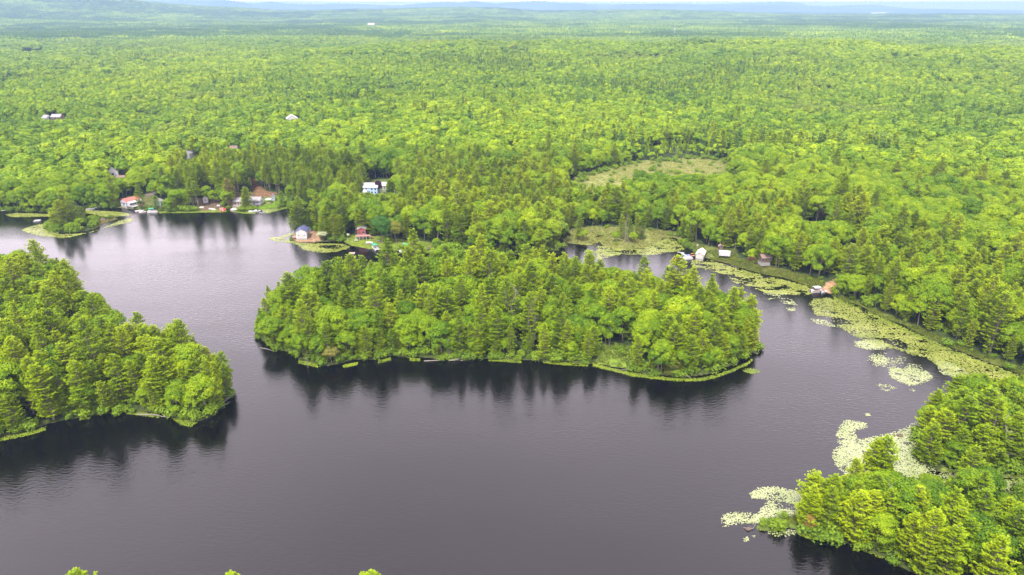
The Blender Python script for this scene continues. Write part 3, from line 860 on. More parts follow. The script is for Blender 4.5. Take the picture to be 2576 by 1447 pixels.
def put_tree(kind, x, y, z, s, wdt, meshes, label, cat_, group, rot, crown_mat=None):
    e = add(kind, None, None, (x, y, z), label=label, category=cat_)
    if group: e['group'] = group
    e.rotation_euler = (0, 0, rot)
    e.scale = (wdt, wdt, s)
    c = add('crown', meshes[0], e); add('trunk', meshes[1], e)
    if crown_mat is not None:
        c.material_slots[0].link = 'OBJECT'; c.material_slots[0].material = crown_mat
    return e
for i in np.where(own)[0]:
    i = int(i)
    if npine[i]:
        k = int(rng.integers(5, 8)) if hi[i] else int(rng.integers(0, 5))
        ms, kind, nm, ct = pine_me[k], 'pine', 'pine_tree', 'pine tree'
    else:
        ms, kind, nm, ct = broad_me[int(rng.integers(0, 6))], 'leafy tree', 'broadleaf_tree', 'tree'
    lb = tree_label(i, kind)
    put_tree(nm, nx[i], ny[i], nz[i], nsc[i], nwd[i], ms, lb, ct, lb.replace('tall ', '').replace('low ', '').replace('mid height ', ''), float(rng.uniform(0, 6.28)))

# ---------------------------------------------------------------- the rest of the woods: one object
def scatter_object(name, pts, idx, scl, rz, protos, **props):
    me = bpy.data.meshes.new(name)
    me.vertices.add(len(pts))
    me.vertices.foreach_set('co', np.asarray(pts, np.float32).ravel())
    a = me.attributes.new('pick', 'INT', 'POINT'); a.data.foreach_set('value', np.asarray(idx, np.int32))
    a = me.attributes.new('size', 'FLOAT_VECTOR', 'POINT'); a.data.foreach_set('vector', np.asarray(scl, np.float32).ravel())
    a = me.attributes.new('turn', 'FLOAT', 'POINT'); a.data.foreach_set('value', np.asarray(rz, np.float32))
    me.update()
    o = add(name, me, **props)
    t = bpy.data.node_groups.new(name + '_nodes', 'GeometryNodeTree')
    t.interface.new_socket('Geometry', in_out='INPUT', socket_type='NodeSocketGeometry')
    t.interface.new_socket('Geometry', in_out='OUTPUT', socket_type='NodeSocketGeometry')
    gi = t.nodes.new('NodeGroupInput'); go = t.nodes.new('NodeGroupOutput')
    join = t.nodes.new('GeometryNodeJoinGeometry')
    def attr(nm, ty):
        n = t.nodes.new('GeometryNodeInputNamedAttribute'); n.data_type = ty; n.inputs['Name'].default_value = nm
        return n.outputs['Attribute']
    pk = attr('pick', 'INT'); sz = attr('size', 'FLOAT_VECTOR'); tn = attr('turn', 'FLOAT')
    cx_ = t.nodes.new('ShaderNodeCombineXYZ'); t.links.new(tn, cx_.inputs['Z'])
    for p in sorted(set(int(v) for v in idx)):
        cmp_ = t.nodes.new('FunctionNodeCompare'); cmp_.data_type = 'INT'; cmp_.operation = 'EQUAL'
        t.links.new(pk, cmp_.inputs[2]); cmp_.inputs[3].default_value = p
        oi = t.nodes.new('GeometryNodeObjectInfo'); oi.inputs['Object'].default_value = protos[p]
        iop = t.nodes.new('GeometryNodeInstanceOnPoints')
        t.links.new(gi.outputs[0], iop.inputs['Points']); t.links.new(cmp_.outputs[0], iop.inputs['Selection'])
        t.links.new(oi.outputs['Geometry'], iop.inputs['Instance'])
        t.links.new(cx_.outputs[0], iop.inputs['Rotation']); t.links.new(sz, iop.inputs['Scale'])
        t.links.new(iop.outputs[0], join.inputs[0])
    t.links.new(join.outputs[0], go.inputs[0])
    md = o.modifiers.new('scatter', 'NODES'); md.node_group = t
    return o
P_, I_, S_, T_ = [], [], [], []
def addpts(x, y, z, s, wdt, idx):
    P_.append(np.stack([x, y, z], 1)); I_.append(idx); S_.append(np.stack([wdt, wdt, s], 1)); T_.append(rng.uniform(0, 6.28, len(x)))
m = ~own
x, y, z, pn, s, wdt, h_ = nx[m], ny[m], nz[m], npine[m], nsc[m], nwd[m], hi[m]
n = len(x); r = np.hypot(x, y)
idx = np.where(pn, np.where(h_, np.array(I_P0)[rng.integers(5, 8, n)], np.array(I_P0)[rng.integers(0, 5, n)]), np.array(I_B0)[rng.integers(0, 6, n)])
lo = r > 520
idx = np.where(lo & ~h_, np.where(pn, np.array(I_P1)[rng.integers(0, len(I_P1), n)], np.array(I_B1)[rng.integers(0, len(I_B1), n)]), idx)
addpts(x, y, z, s, wdt, idx)
x, y, z, pn, s, wdt, _ = mid; n = len(x)
addpts(x, y, z, s * .92, wdt * .77, np.where(pn, np.array(I_P1)[rng.integers(0, len(I_P1), n)], np.array(I_B1)[rng.integers(0, len(I_B1), n)]))
x, y, z, pn, s, wdt, _ = far; n = len(x)
addpts(x, y, z, s * .96, wdt * .92, np.where(pn, np.array(I_P2)[rng.integers(0, 2, n)], np.array(I_B2)[rng.integers(0, 3, n)]))
x, y = jgrid(2570, 13000, 54.0, -40, 40, .3); n = len(x)
pp = .9 * sstep(fbm(x / 620, y / 420, 55, 4), .51, .60)
addpts(x, y, height(x, y, np.full(n, 300.)) - .5, rng.uniform(.8, 1.25, n), rng.uniform(.95, 1.15, n), np.array(I_CL)[(rng.random(n) < pp).astype(int) + 2 * rng.integers(0, 2, n)])
PT = np.concatenate(P_)
scatter_object('forest', PT, np.concatenate(I_), np.concatenate(S_), np.concatenate(T_), PROTO,
               kind='stuff', label='mixed green forest stretching from the lake shores to the hazy horizon', category='forest')
print('trees in forest', len(PT), 'own', int(own.sum()), cnt)

# ---------------------------------------------------------------- undergrowth along the shores
SH = []
for s in range(3):
    me = make_shrub(s).mesh('shrub_mass', [M_SHRUB])
    o = bpy.data.objects.new('forest_stock', me); SH.append(o)
x, y = jgrid(60, 560, 2.3, -52, 52)
sd = shore_sd(x, y)
marsh = in_zone(x, y, ['marsh_mid', 'marsh_east', 'marsh_shore', 'marsh_cove', 'islet_marsh', 'island_gap'])
open_ = in_zone(x, y, set(NO_TREE) - {'tip_shrub'}) & ~marsh
n = len(x)
q = ((sd > -.3) & (sd < 3.0) & (rng.random(n) < .8) & ~open_ & ~marsh) | ((sd > .2) & (sd < 9) & ~open_ & ~marsh & (rng.random(n) < .22)) \
    | (marsh & (sd > .3) & (rng.random(n) < .05)) | (in_zone(x, y, ['tip_shrub']) & (sd > .3))
x, y, sd = x[q], y[q], sd[q]; n = len(x)
z = height(x, y, sd) - .15
mz = in_zone(x, y, ['marsh_mid', 'marsh_east', 'marsh_shore', 'marsh_cove'])
s = rng.uniform(.7, 1.75, n) * np.where(in_zone(x, y, ['tip_shrub']), .55, 1) * np.where(mz, .6, 1)
# low growth up the edge of the meadow
mx, my = jgrid(380, 760, 3.2, -5, 32)
zz = in_zone(mx, my, ['meadow']); mx, my = mx[zz], my[zz]
_, vv = UV(mx, my, np.zeros(len(mx)))
de = edge_dist(mx, my, zoneP['meadow'][0]); k = (rng.random(len(mx)) < np.where(de < 7, .75, np.where(vv < 430, .16, .07))); mx, my = mx[k], my[k]
x = np.concatenate([x, mx]); y = np.concatenate([y, my]); z = np.concatenate([z, height(mx, my)]); s = np.concatenate([s, rng.uniform(.6, 1.7, len(mx))]); n = len(x)
scatter_object('undergrowth', np.stack([x, y, z], 1), rng.integers(0, 3, n), np.stack([s * 1.1, s * 1.1, s], 1), rng.uniform(0, 6.28, n), SH,
               kind='stuff', label='low yellow green bushes lining the shores and the marsh', category='undergrowth')

# ---------------------------------------------------------------- lily pads, floating weed, marsh grass
def in_poly_pts(poly, dens, edge=0.0, crowd=None):
    P = GP(poly)
    lo, hi_ = P.min(0), P.max(0)
    n = int((hi_[0] - lo[0]) * (hi_[1] - lo[1]) * dens)
    x = rng.uniform(lo[0], hi_[0], n); y = rng.uniform(lo[1], hi_[1], n)
    k = inside(x, y, P)
    x, y = x[k], y[k]
    if edge > 0:
        d = edge_dist(x, y, P)
        k = rng.random(len(x)) < sstep(d, -edge * .3, edge) * .9 + .1 * (d > 0)
        x, y = x[k], y[k]
    return x, y
def pads(polys, name, mat, holes=(), **props):
    V = []; T = []
    hp = [GP(h) for h in holes]
    for (poly, dens, r0, edge, thr) in polys:
        x, y = in_poly_pts(poly, dens * 3.6, edge)
        k = fbm(x / 4.5, y / 2.2, 91, 4) + rng.normal(0, .07, len(x)) > thr
        for h in hp:
            ii = inside(x, y, h)
            k &= ~(ii & (rng.random(len(x)) < .9))
        sd = shore_sd(x, y)
        k &= sd < .4
        x, y = x[k], y[k]; n = len(x)
        r = r0 * .52 * rng.uniform(.6, 1.35, n)
        a = rng.uniform(0, 6.28, n)[:, None] + np.arange(6) * 1.047
        z = .02 + rng.uniform(0, .05, n)
        tilt = rng.normal(0, .05, (n, 1)) * np.cos(a)
        vx = x[:, None] + np.cos(a) * r[:, None]; vy = y[:, None] + np.sin(a) * r[:, None]
        V.append(np.stack([vx, vy, z[:, None] + tilt * r[:, None]], 2)); T.append(rng.random(n))
    V = np.concatenate(V); n = len(V)
    print(name, n)
    me = mesh_from(name, V.reshape(-1, 3), np.arange(n * 6).reshape(n, 6), [mat], attrs={'tone': ('FLOAT', 'FACE', np.concatenate(T).astype(np.float32))})
    add(name, me, kind='stuff', **props)
def pad_mat(name, c0, c1, rough=.35):
    m, t, o = new_mat(name)
    at = N(t, 'ShaderNodeAttribute', attribute_name='tone')
    g = N(t, 'ShaderNodeNewGeometry'); n = N(t, 'ShaderNodeTexNoise'); n.inputs['Scale'].default_value = .12; n.inputs['Detail'].default_value = 4
    L(t, g.outputs['Position'], n.inputs['Vector'])
    a = N(t, 'ShaderNodeMath', operation='MULTIPLY_ADD'); a.inputs[1].default_value = .4; a.inputs[2].default_value = -.2
    L(t, at.outputs['Fac'], a.inputs[0])
    b_ = N(t, 'ShaderNodeMath', operation='ADD'); L(t, a.outputs[0], b_.inputs[0]); L(t, n.outputs['Fac'], b_.inputs[1])
    mx_ = N(t, 'ShaderNodeMix', data_type='RGBA'); mx_.inputs['A'].default_value = (*c0, 1); mx_.inputs['B'].default_value = (*c1, 1)
    mr_ = N(t, 'ShaderNodeMapRange'); mr_.inputs['From Min'].default_value = .3; mr_.inputs['From Max'].default_value = .7
    L(t, b_.outputs[0], mr_.inputs['Value']); L(t, mr_.outputs[0], mx_.inputs['Factor'])
    p = N(t, 'ShaderNodeBsdfPrincipled'); p.inputs['Roughness'].default_value = rough
    L(t, mx_.outputs['Result'], p.inputs['Base Color']); L(t, p.outputs[0], o.inputs['Surface'])
    return m
M_PAD = pad_mat('lily_pad', (.10, .13, .014), (.22, .245, .055))
M_PADN = pad_mat('lily_pad_pale', (.17, .21, .075), (.28, .31, .155), .4)
M_WEED = pad_mat('floating_weed', (.07, .11, .006), (.16, .21, .01), .5)
pads([
 ([(52,579),(70,572),(100,564),(140,568),(150,590),(230,585),(262,572),(300,556),(325,548),(336,550),(334,558),(290,568),(250,577),(215,588),(180,597),(150,600),(110,595),(75,588)], 1.6, .75, 1.5, .30),
 ([(14,540),(40,536),(90,537),(145,540),(140,545),(90,546),(40,547),(22,545)], 1.5, .8, 1.0, .25),
 ([(215,528),(260,531),(300,533),(325,537),(330,543),(300,545),(262,546),(240,540),(215,537)], 1.5, .8, 1.0, .25),
 ([(672,600),(684,597),(700,597),(725,588),(748,583),(752,588),(728,594),(716,600),(735,607),(770,612),(800,612),(866,614),(880,620),(874,627),(850,633),(818,636),(785,634),(762,628),(750,617),(732,612),(700,609)], 2.4, .62, .8, .30),
 ([(1500,640),(1500,618),(1560,624),(1620,616),(1650,601),(1690,597),(1716,618),(1722,628),(1690,636),(1640,642),(1560,640),(1500,655)], 1.9, .65, 1.0, .40),
 ([(1740,655),(1790,655),(1870,680),(1975,704),(2030,720),(2050,735),(2030,744),(1990,742),(1960,742),(1925,738),(1890,722),(1850,714),(1820,690),(1780,680),(1735,668)], 1.9, .65, 1.0, .42),
 ([(2080,748),(2115,756),(2240,810),(2400,880),(2576,948),(2700,985),(2700,1010),(2576,978),(2480,958),(2400,948),(2370,930),(2330,900),(2290,893),(2255,880),(2200,872),(2140,842),(2085,806),(2050,792),(2033,765),(2045,752)], 2.3, .52, 2.0, .34),
 ([(1895,700),(1960,706),(2030,722),(2040,735),(1990,742),(1920,735),(1890,720)], 1.0, .6, 2.0, .5),
], 'lily_pads', M_PAD, holes=[[(805,618),(850,616),(868,620),(850,626),(815,626),(795,622)],[(2060,795),(2120,800),(2145,815),(2100,818),(2060,808)],[(2215,850),(2260,853),(2285,868),(2280,882),(2250,872),(2225,862)],[(262,553),(300,549),(305,553),(262,562)],[(1560,630),(1600,628),(1600,638),(1560,640)],[(1800,690),(1850,690),(1850,700),(1800,700)]],
 label='yellow green mats of water lily pads hugging the far and east shores', category='lily pads')
pads([
 ([(2232,925),(2262,918),(2300,925),(2338,935),(2350,952),(2320,968),(2290,972),(2258,960),(2240,950)], 4.2, .40, 2.0, .30),
 ([(2150,858),(2195,852),(2235,868),(2225,880),(2180,880),(2150,872)], 4., .4, 1.5, .36),
 ([(2190,890),(2230,885),(2235,915),(2200,925),(2180,905)], 2.2, .38, 3.0, .45), ([(2185,895),(2240,890),(2300,905),(2330,930),(2260,930),(2200,920)], 1.4, .38, 3.0, .5),
 ([(2350,905),(2400,915),(2440,940),(2400,950),(2365,940)], 3., .42, 1.5, .35),
 ([(2205,965),(2240,968),(2260,978),(2230,985),(2205,980)], 3., .36, 1.5, .42), ([(2290,975),(2305,982),(2298,988),(2285,980)], 3., .3, .5, .4),
 ([(1950,748),(1990,750),(2010,770),(1960,762),(1925,752)], 2., .5, 2., .45), ([(1975,775),(2000,772),(2005,782),(1980,784)], 2.5, .45, 1., .4), ([(1950,722),(1990,735),(1960,748),(1920,740)], 1.4, .45, 1.5, .42), ([(2040,800),(2080,806),(2110,825),(2080,822),(2040,810)], 2., .42, 1., .4),
 ([(2176,1040),(2188,1040),(2190,1046),(2178,1048)], 5, .3, .3, .2),
 ([(2100,1096),(2110,1075),(2125,1056),(2150,1058),(2180,1064),(2184,1076),(2160,1082),(2150,1090),(2165,1105),(2150,1120),(2110,1118)], 5.5, .34, 1.6, .36),
 ([(2092,1150),(2095,1130),(2120,1118),(2165,1105),(2235,1090),(2290,1068),(2330,1045),(2375,1012),(2400,1010),(2345,1072),(2312,1112),(2304,1140),(2318,1165),(2370,1186),(2450,1200),(2576,1208),(2700,1225),(2576,1238),(2450,1224),(2330,1224),(2230,1225),(2160,1210),(2120,1190),(2100,1170)], 6.2, .33, 2.2, .31),
 ([(1884,1240),(1905,1226),(1950,1224),(1990,1232),(2040,1246),(2090,1262),(2050,1282),(2012,1298),(1955,1304),(1918,1313),(1900,1322),(1880,1312),(1910,1285),(1925,1262),(1890,1254)], 7.0, .30, 1.4, .33),
 ([(1802,1302),(1812,1292),(1850,1288),(1890,1290),(1930,1296),(1900,1322),(1868,1318),(1850,1322),(1820,1328),(1808,1318)], 5.0, .30, 1.8, .42),
 ([(1928,1336),(1960,1332),(2005,1332),(2022,1342),(1990,1350),(1950,1352),(1932,1346)], 4.5, .28, 1.4, .42),
 ([(1868,1352),(1880,1350),(1886,1358),(1878,1366),(1870,1362)], 7, .25, .4, .3), ([(1892,1346),(1902,1346),(1900,1352),(1893,1352)], 7, .22, .3, .2),
], 'pale_lily_pads', M_PADN, holes=[[(1945,1262),(2000,1268),(2045,1276),(2010,1286),(1960,1280)],[(2170,1135),(2205,1138),(2195,1146),(2170,1142)]],
 label='pale cream green rafts of lily pads off the lower right points', category='lily pads')
strip = lambda pts, wv: [(x, y - 3) for x, y in pts] + [(x, y + wv) for x, y in pts[::-1]]
pads([
 (strip([(750,908),(775,913),(800,919)], 7), 7, .34, .4, .2), (strip([(862,921),(885,917),(902,913)], 5), 7, .34, .4, .2), (strip([(950,910),(985,902)], 5), 6, .34, .4, .3),
 (strip([(1030,903),(1058,905)], 5), 6, .34, .4, .25), (strip([(1228,904),(1270,906),(1312,909)], 5), 7, .34, .4, .2), (strip([(1365,909),(1410,914),(1480,918)], 5), 6, .34, .4, .3),
 (strip([(1490,916),(1525,925),(1560,933),(1600,941),(1650,949),(1700,954),(1760,954),(1800,946),(1840,932),(1880,914),(1893,903)], 6), 7, .34, .9, .24),
 ([(1540,928),(1600,940),(1640,948),(1640,954),(1590,948),(1545,936)], 5, .34, 1., .35),
 ([(1866,928),(1885,925),(1908,930),(1912,938),(1890,942),(1870,935)], 6, .34, .6, .3),
 (strip([(0,1104),(40,1096),(80,1087),(115,1076)], 7), 7, .32, .5, .25), (strip([(318,1036),(360,1040),(402,1046)], 7), 7, .32, .5, .25),
 ([(430,1050),(470,1056),(497,1064),(480,1075),(455,1070),(440,1060)], 7, .32, .6, .25), (strip([(200,1052),(228,1048)], 6), 6, .32, .5, .3),
 ([(2012,1334),(2040,1338),(2075,1352),(2065,1360),(2030,1356),(2008,1345)], 8, .28, .5, .2), (strip([(2150,1376),(2190,1390),(2230,1406)], 5), 6, .26, .4, .35),
 ([(655,527),(700,523),(720,520),(735,522),(700,530),(670,538)], 2.5, .6, .8, .25), (strip([(400,533),(470,532),(530,531),(570,530)], 4), 2.5, .6, .6, .25), ([(570,530),(610,533),(650,531),(640,538),(610,538),(590,534)], 3, .6, .6, .2),
 (strip([(1904,1330),(1950,1335)], 4), 6, .25, .3, .3),
 ([(2340,1180),(2400,1192),(2500,1202),(2576,1208),(2576,1222),(2450,1215),(2360,1200)], 3, .32, 1, .42),
 (strip([(1470,632),(1560,640)], 3), 2, .5, .5, .4), (strip([(2095,745),(2180,783),(2300,838),(2400,884),(2576,955)], 7), 2.6, .45, 1.0, .42),
], 'floating_weed', M_WEED, label='bright yellow green weed floating in strips along the shaded shores', category='water weed')

def grass(name, zones, dens, hgt, mat, **props):
    V = []; T = []
    for zn in zones:
        P = zoneP[zn][0]
        lo, hi_ = P.min(0), P.max(0)
        n = int((hi_[0] - lo[0]) * (hi_[1] - lo[1]) * dens)
        x = rng.uniform(lo[0], hi_[0], n); y = rng.uniform(lo[1], hi_[1], n)
        k = inside(x, y, P); x, y = x[k], y[k]
        sd = shore_sd(x, y)
        k = (sd > -.8) & (fbm(x / 6, y / 6, 12, 3) > .36)
        x, y, sd = x[k], y[k], sd[k]
        z = np.maximum(height(x, y, sd), 0) - .02
        n = len(x)
        c = np.stack([x, y, z], 1)
        pt = fbm(x / 7, y / 7, 61, 3)
        for j in range(2):
            d = unit(np.stack([rng.normal(0, .55, n), rng.normal(0, .55, n), np.ones(n)], 1))
            ln = hgt * rng.uniform(.6, 1.3, n)
            up = unit(np.stack([rng.normal(0, 1, n), rng.normal(0, 1, n), np.zeros(n)], 1))
            V.append(blades(c, d, up, ln, ln * .55)); T.append(np.clip(pt * 1.6 - .3 + rng.normal(0, .2, n), 0, 1))
    V = np.concatenate(V); n = len(V)
    print(name, n)
    me = mesh_from(name, V.reshape(-1, 3), np.arange(n * 4).reshape(n, 4), [mat], attrs={'tone': ('FLOAT', 'FACE', np.concatenate(T).astype(np.float32))})
    add(name, me, kind='stuff', **props)
M_SEDGE = foliage('sedge', [(.05,.075,.010),(.09,.12,.014),(.14,.17,.02)], .2)
grass('sedge', ['marsh_shore', 'marsh_east', 'island_gap', 'tip_shrub', 'yard_dock'], 5.0, .6, M_SEDGE, label='dark green sedge on the banks between the trees and the lily pads', category='sedge')
grass('marsh_grass', ['marsh_mid', 'marsh_cove', 'islet_marsh'], 2.6, .55, M_REED,
      label='olive and brown marsh grass in the shallows', category='marsh grass')
grass('meadow_grass', ['meadow'], 1.6, .7, M_MEADOW, label='straw coloured grass of the bog meadow in the forest', category='meadow grass')
# ---------------------------------------------------------------- buildings, boats and everything people left here
def col(name, c, r=.6, v=.08, s=1.5, mt=0.): return paint(name, c, r, v, s, mt)
M = dict(white=col('white_paint', (.38,.38,.39)), offwhite=col('old_white_paint', (.36,.35,.33)), greywall=col('grey_siding', (.30,.32,.36)), red=col('red_siding', (.24,.04,.045)),
 redroof=col('red_metal_roof', (.34,.085,.065), .45), blueroof=col('dark_blue_roof', (.06,.07,.16), .5), greyroof=col('grey_shingle', (.20,.195,.20), .85, .15, 4), brownroof=col('brown_shingle', (.16,.11,.09), .85),
 paleroof=col('pale_metal_roof', (.36,.345,.355), .4), blue=col('pale_blue_siding', (.30,.42,.58)), brown=col('brown_siding', (.09,.058,.042)), pinkwall=col('weathered_pink_siding', (.27,.20,.175)), teal=col('pale_teal_siding', (.28,.42,.40)),
 glass=col('window_glass', (.02,.03,.04), .08, 0), deck=col('deck_boards', (.26,.20,.16), .8, .15, 3), reddeck=col('reddish_dock_boards', (.30,.15,.12), .8, .15, 3), green=col('green_canvas', (.03,.26,.17), .7), alu=col('aluminium', (.5,.5,.5), .35, .05, 1, .6),
 orange=col('orange_plastic', (.62,.24,.05), .4), redp=col('red_plastic', (.5,.06,.05), .4), bluep=col('blue_plastic', (.06,.15,.42), .4), dark=col('black_rubber', (.02,.02,.02), .7, 0), stone=col('lichen_stone', (.34,.33,.29), .9, .25, 1.2), tealp=col('teal_plastic', (.05,.40,.36), .5),
 concrete=col('concrete', (.22,.21,.20), .9, .15, 2), mud=col('peeled_sticks', (.10,.07,.05), .95, .4, 2), ivory=col('white_canvas', (.46,.46,.48), .8, .05))
class MB:
    def __init__(s): s.v = []; s.f = []
    def poly(s, pts, faces):
        n = len(s.v); s.v += [tuple(map(float, p)) for p in pts]; s.f += [tuple(n + i for i in f) for f in faces]; return s
    def box(s, x0, x1, y0, y1, z0, z1):
        return s.poly([(x0,y0,z0),(x1,y0,z0),(x1,y1,z0),(x0,y1,z0),(x0,y0,z1),(x1,y0,z1),(x1,y1,z1),(x0,y1,z1)], [(0,3,2,1),(4,5,6,7),(0,1,5,4),(1,2,6,5),(2,3,7,6),(3,0,4,7)])
    def bar(s, a, b, r0, r1=None, k=6):
        q = tube(a, b, r0, r0 if r1 is None else r1, k)
        for f in q: s.poly(f, [(0,1,2,3)])
        s.poly([f[3] for f in q], [tuple(range(len(q)))]); s.poly([f[0] for f in q], [tuple(range(len(q)))[::-1]])
        return s
    def loft(s, rings, cap=True):
        k = len(rings[0]); n = len(s.v)
        for r_ in rings: s.v += [tuple(map(float, p)) for p in r_]
        for i in range(len(rings) - 1):
            for j in range(k):
                a = n + i * k + j; b = n + i * k + (j + 1) % k
                s.f.append((a, b, b + k, a + k))
        if cap: s.f.append(tuple(range(n, n + k))[::-1]); s.f.append(tuple(range(n + (len(rings) - 1) * k, n + len(rings) * k)))
        return s
    def build(s, name, mat, parent=None, loc=(0,0,0), **kw):
        me = bpy.data.meshes.new(name); me.from_pydata(s.v, [], s.f); me.materials.append(mat); me.update()
        return add(name, me, parent, loc, **kw)
def at(px, py, z=None, up=0.0):
    """world point whose foot shows at plan (px, py)"""
    zz = 0.0 if z is None else z
    for _ in range(6):
        gx, gy = G(px, py, zz); gx, gy = np.array([float(gx)]), np.array([float(gy)])
        if z is None: zz = max(float(height(gx, gy)[0]), 0.0)
    return (float(gx[0]), float(gy[0]), zz + up)
def thing(name, loc, rz, label, cat_, group=None):
    e = add(name, None, None, loc, label=label, category=cat_)
    e.rotation_euler = (0, 0, R(rz))
    if group: e['group'] = group
    return e
def window(parent, face, u, z, w_, h_, W, D_, frame):
    """face: f b l r; u along the face from its centre"""
    mb = MB(); t = .07
    def slab(m_, u0, u1, z0, z1, d0, d1):
        if face == 'f': m_.box(u0, u1, -D_/2 - d1, -D_/2 - d0, z0, z1)
        if face == 'b': m_.box(u0, u1, D_/2 + d0, D_/2 + d1, z0, z1)
        if face == 'l': m_.box(-W/2 - d1, -W/2 - d0, u0, u1, z0, z1)
        if face == 'r': m_.box(W/2 + d0, W/2 + d1, u0, u1, z0, z1)
    x0, x1 = u - w_/2, u + w_/2
    slab(mb, x0 - t, x0, z - t, z + h_ + t, .002, .07); slab(mb, x1, x1 + t, z - t, z + h_ + t, .002, .07)
    slab(mb, x0, x1, z - t, z, .002, .07); slab(mb, x0, x1, z + h_, z + h_ + t, .002, .07)
    fr = mb.build('window', frame, parent)
    g_ = MB(); slab(g_, x0, x1, z, z + h_, .004, .03); g_.build('pane', M['glass'], fr)
def house(name, loc, rz, W, D_, h, rise, wall, roof, label, cat_='house', ridge='y', wins=(), door=None, over=.35, base=.5, trim=None, group=None, chim=None):
    e = thing(name, loc, rz, label, cat_, group)
    trim = trim or M['white']
    w2, d2 = W / 2, D_ / 2
    mb = MB().box(-w2 - .05, w2 + .05, -d2 - .05, d2 + .05, -1.2, base); mb.build('foundation', M['concrete'], e)
    b = base + .003; t = base + h
    wm = MB()
    if ridge == 'y':
        a = [(-w2,-d2,b),(w2,-d2,b),(w2,-d2,t),(0,-d2,t+rise),(-w2,-d2,t)]
        wm.poly(a + [(p[0], d2, p[2]) for p in a], [(0,1,2,3,4),(9,8,7,6,5),(0,5,6,1),(1,6,7,2),(2,7,8,3),(3,8,9,4),(4,9,5,0)])
    else:
        a = [(-w2,-d2,b),(-w2,d2,b),(-w2,d2,t),(-w2,0,t+rise),(-w2,-d2,t)]
        wm.poly(a + [(w2, p[1], p[2]) for p in a], [(4,3,2,1,0),(5,6,7,8,9),(0,1,6,5),(1,2,7,6),(2,3,8,7),(3,4,9,8),(4,0,5,9)])
    wm.build('wall', wall, e)
    rm = MB(); th = .14; o_ = over
    if ridge == 'y':
        s_ = rise / w2
        for sg in (-1, 1):
            xo = sg * (w2 + o_); zo = t - s_ * o_
            q = [(0,-d2-o_,t+rise+.02),(xo,-d2-o_,zo+.02),(xo,d2+o_,zo+.02),(0,d2+o_,t+rise+.02)]
            rm.poly(q + [(x_, y_, z_ + th) for x_, y_, z_ in q], [(0,1,2,3),(7,6,5,4),(0,4,5,1),(1,5,6,2),(2,6,7,3),(3,7,4,0)])
    else:
        s_ = rise / d2
        for sg in (-1, 1):
            yo = sg * (d2 + o_); zo = t - s_ * o_
            q = [(-w2-o_,0,t+rise+.02),(-w2-o_,yo,zo+.02),(w2+o_,yo,zo+.02),(w2+o_,0,t+rise+.02)]
            rm.poly(q + [(x_, y_, z_ + th) for x_, y_, z_ in q], [(0,1,2,3),(7,6,5,4),(0,4,5,1),(1,5,6,2),(2,6,7,3),(3,7,4,0)])
    ro = rm.build('roof', roof, e)
    if chim: MB().box(chim[0]-.3, chim[0]+.3, chim[1]-.3, chim[1]+.3, t, t + rise + .9).build('chimney', M['brown'], ro)
    for (fc, u, z, ww, hh) in wins: window(e, fc, u, base + z, ww, hh, W, D_, trim)
    if door:
        fc, u = door
        m_ = MB()
        if fc == 'f': m_.box(u-.45, u+.45, -d2-.06, -d2-.003, base+.02, base+2.05)
        else: m_.box(w2+.003, w2+.06, u-.45, u+.45, base+.02, base+2.05)
        m_.build('door', M['brown'], e)
    return e
def deck(e, x0, x1, y0, y1, z, mat, posts=True, rail=None, pm=None):
    MB().box(x0, x1, y0, y1, z - .15, z).build('deck', mat, e)
    if posts:
        n = max(2, int((x1 - x0) / 1.8) + 1)
        for i in range(n):
            xx = x0 + .12 + (x1 - x0 - .24) * i / (n - 1)
            MB().box(xx - .09, xx + .09, y0 + .03, y0 + .21, -1.2, z - .153).build('post', pm or mat, e)
    if rail:
        r_ = MB(); n = int((x1 - x0) / .9) + 1
        r_.box(x0, x1, y0, y0 + .08, z + .9, z + .98)
        for i in range(n + 1):
            xx = x0 + .05 + (x1 - x0 - .1) * i / n
            r_.box(xx - .04, xx + .04, y0, y0 + .078, z + .003, z + .897)
        r_.build('railing', rail, e)
# --- cottages on the far shore
h1 = house('cabin', at(331,516), -32, 6.2, 9.5, 2.7, 1.5, M['greywall'], M['redroof'], 'grey cabin with salmon red metal roof and white sun porch at far left shore', 'cabin', 'y',
      [('f',-1.6,.9,1.0,1.0),('f',1.4,.9,1.0,1.0),('l',-2,.9,1,1),('l',2,.9,1,1)], ('f',0), base=.7)
sp = MB().poly([(3.15,-4.2,.7),(5.6,-4.2,.7),(5.6,4.2,.7),(3.15,4.2,.7),(3.15,-4.2,3.2),(5.6,-4.2,2.7),(5.6,4.2,2.7),(3.15,4.2,3.2)], [(0,3,2,1),(4,5,6,7),(0,1,5,4),(1,2,6,5),(2,3,7,6),(3,0,4,7)]).build('sun_porch', M['white'], h1)
pm_ = MB()
for k in range(6): pm_.box(5.603, 5.63, -3.7 + k * 1.28, -2.75 + k * 1.28, 1.5, 2.45)
pm_.build('pane', M['glass'], sp)
MB().poly([(3.1,-4.5,3.32),(5.95,-4.5,2.74),(5.95,4.5,2.74),(3.1,4.5,3.32),(3.1,-4.5,3.42),(5.95,-4.5,2.84),(5.95,4.5,2.84),(3.1,4.5,3.42)], [(0,3,2,1),(4,5,6,7),(0,1,5,4),(1,2,6,5),(2,3,7,6),(3,0,4,7)]).build('porch_roof', M['paleroof'], h1)
deck(h1, 5.7, 8.0, -4.0, 3.0, .75, M['offwhite'], True, M['white'])
house('boathouse', at(399,517), 8, 4.6, 4.4, 2.3, 1.3, M['teal'], M['greyroof'], 'small pale teal boathouse half hidden by trees beside the red roofed cabin', 'boathouse', 'y', [('f',1.1,.9,.9,.9)], ('f',-.8))
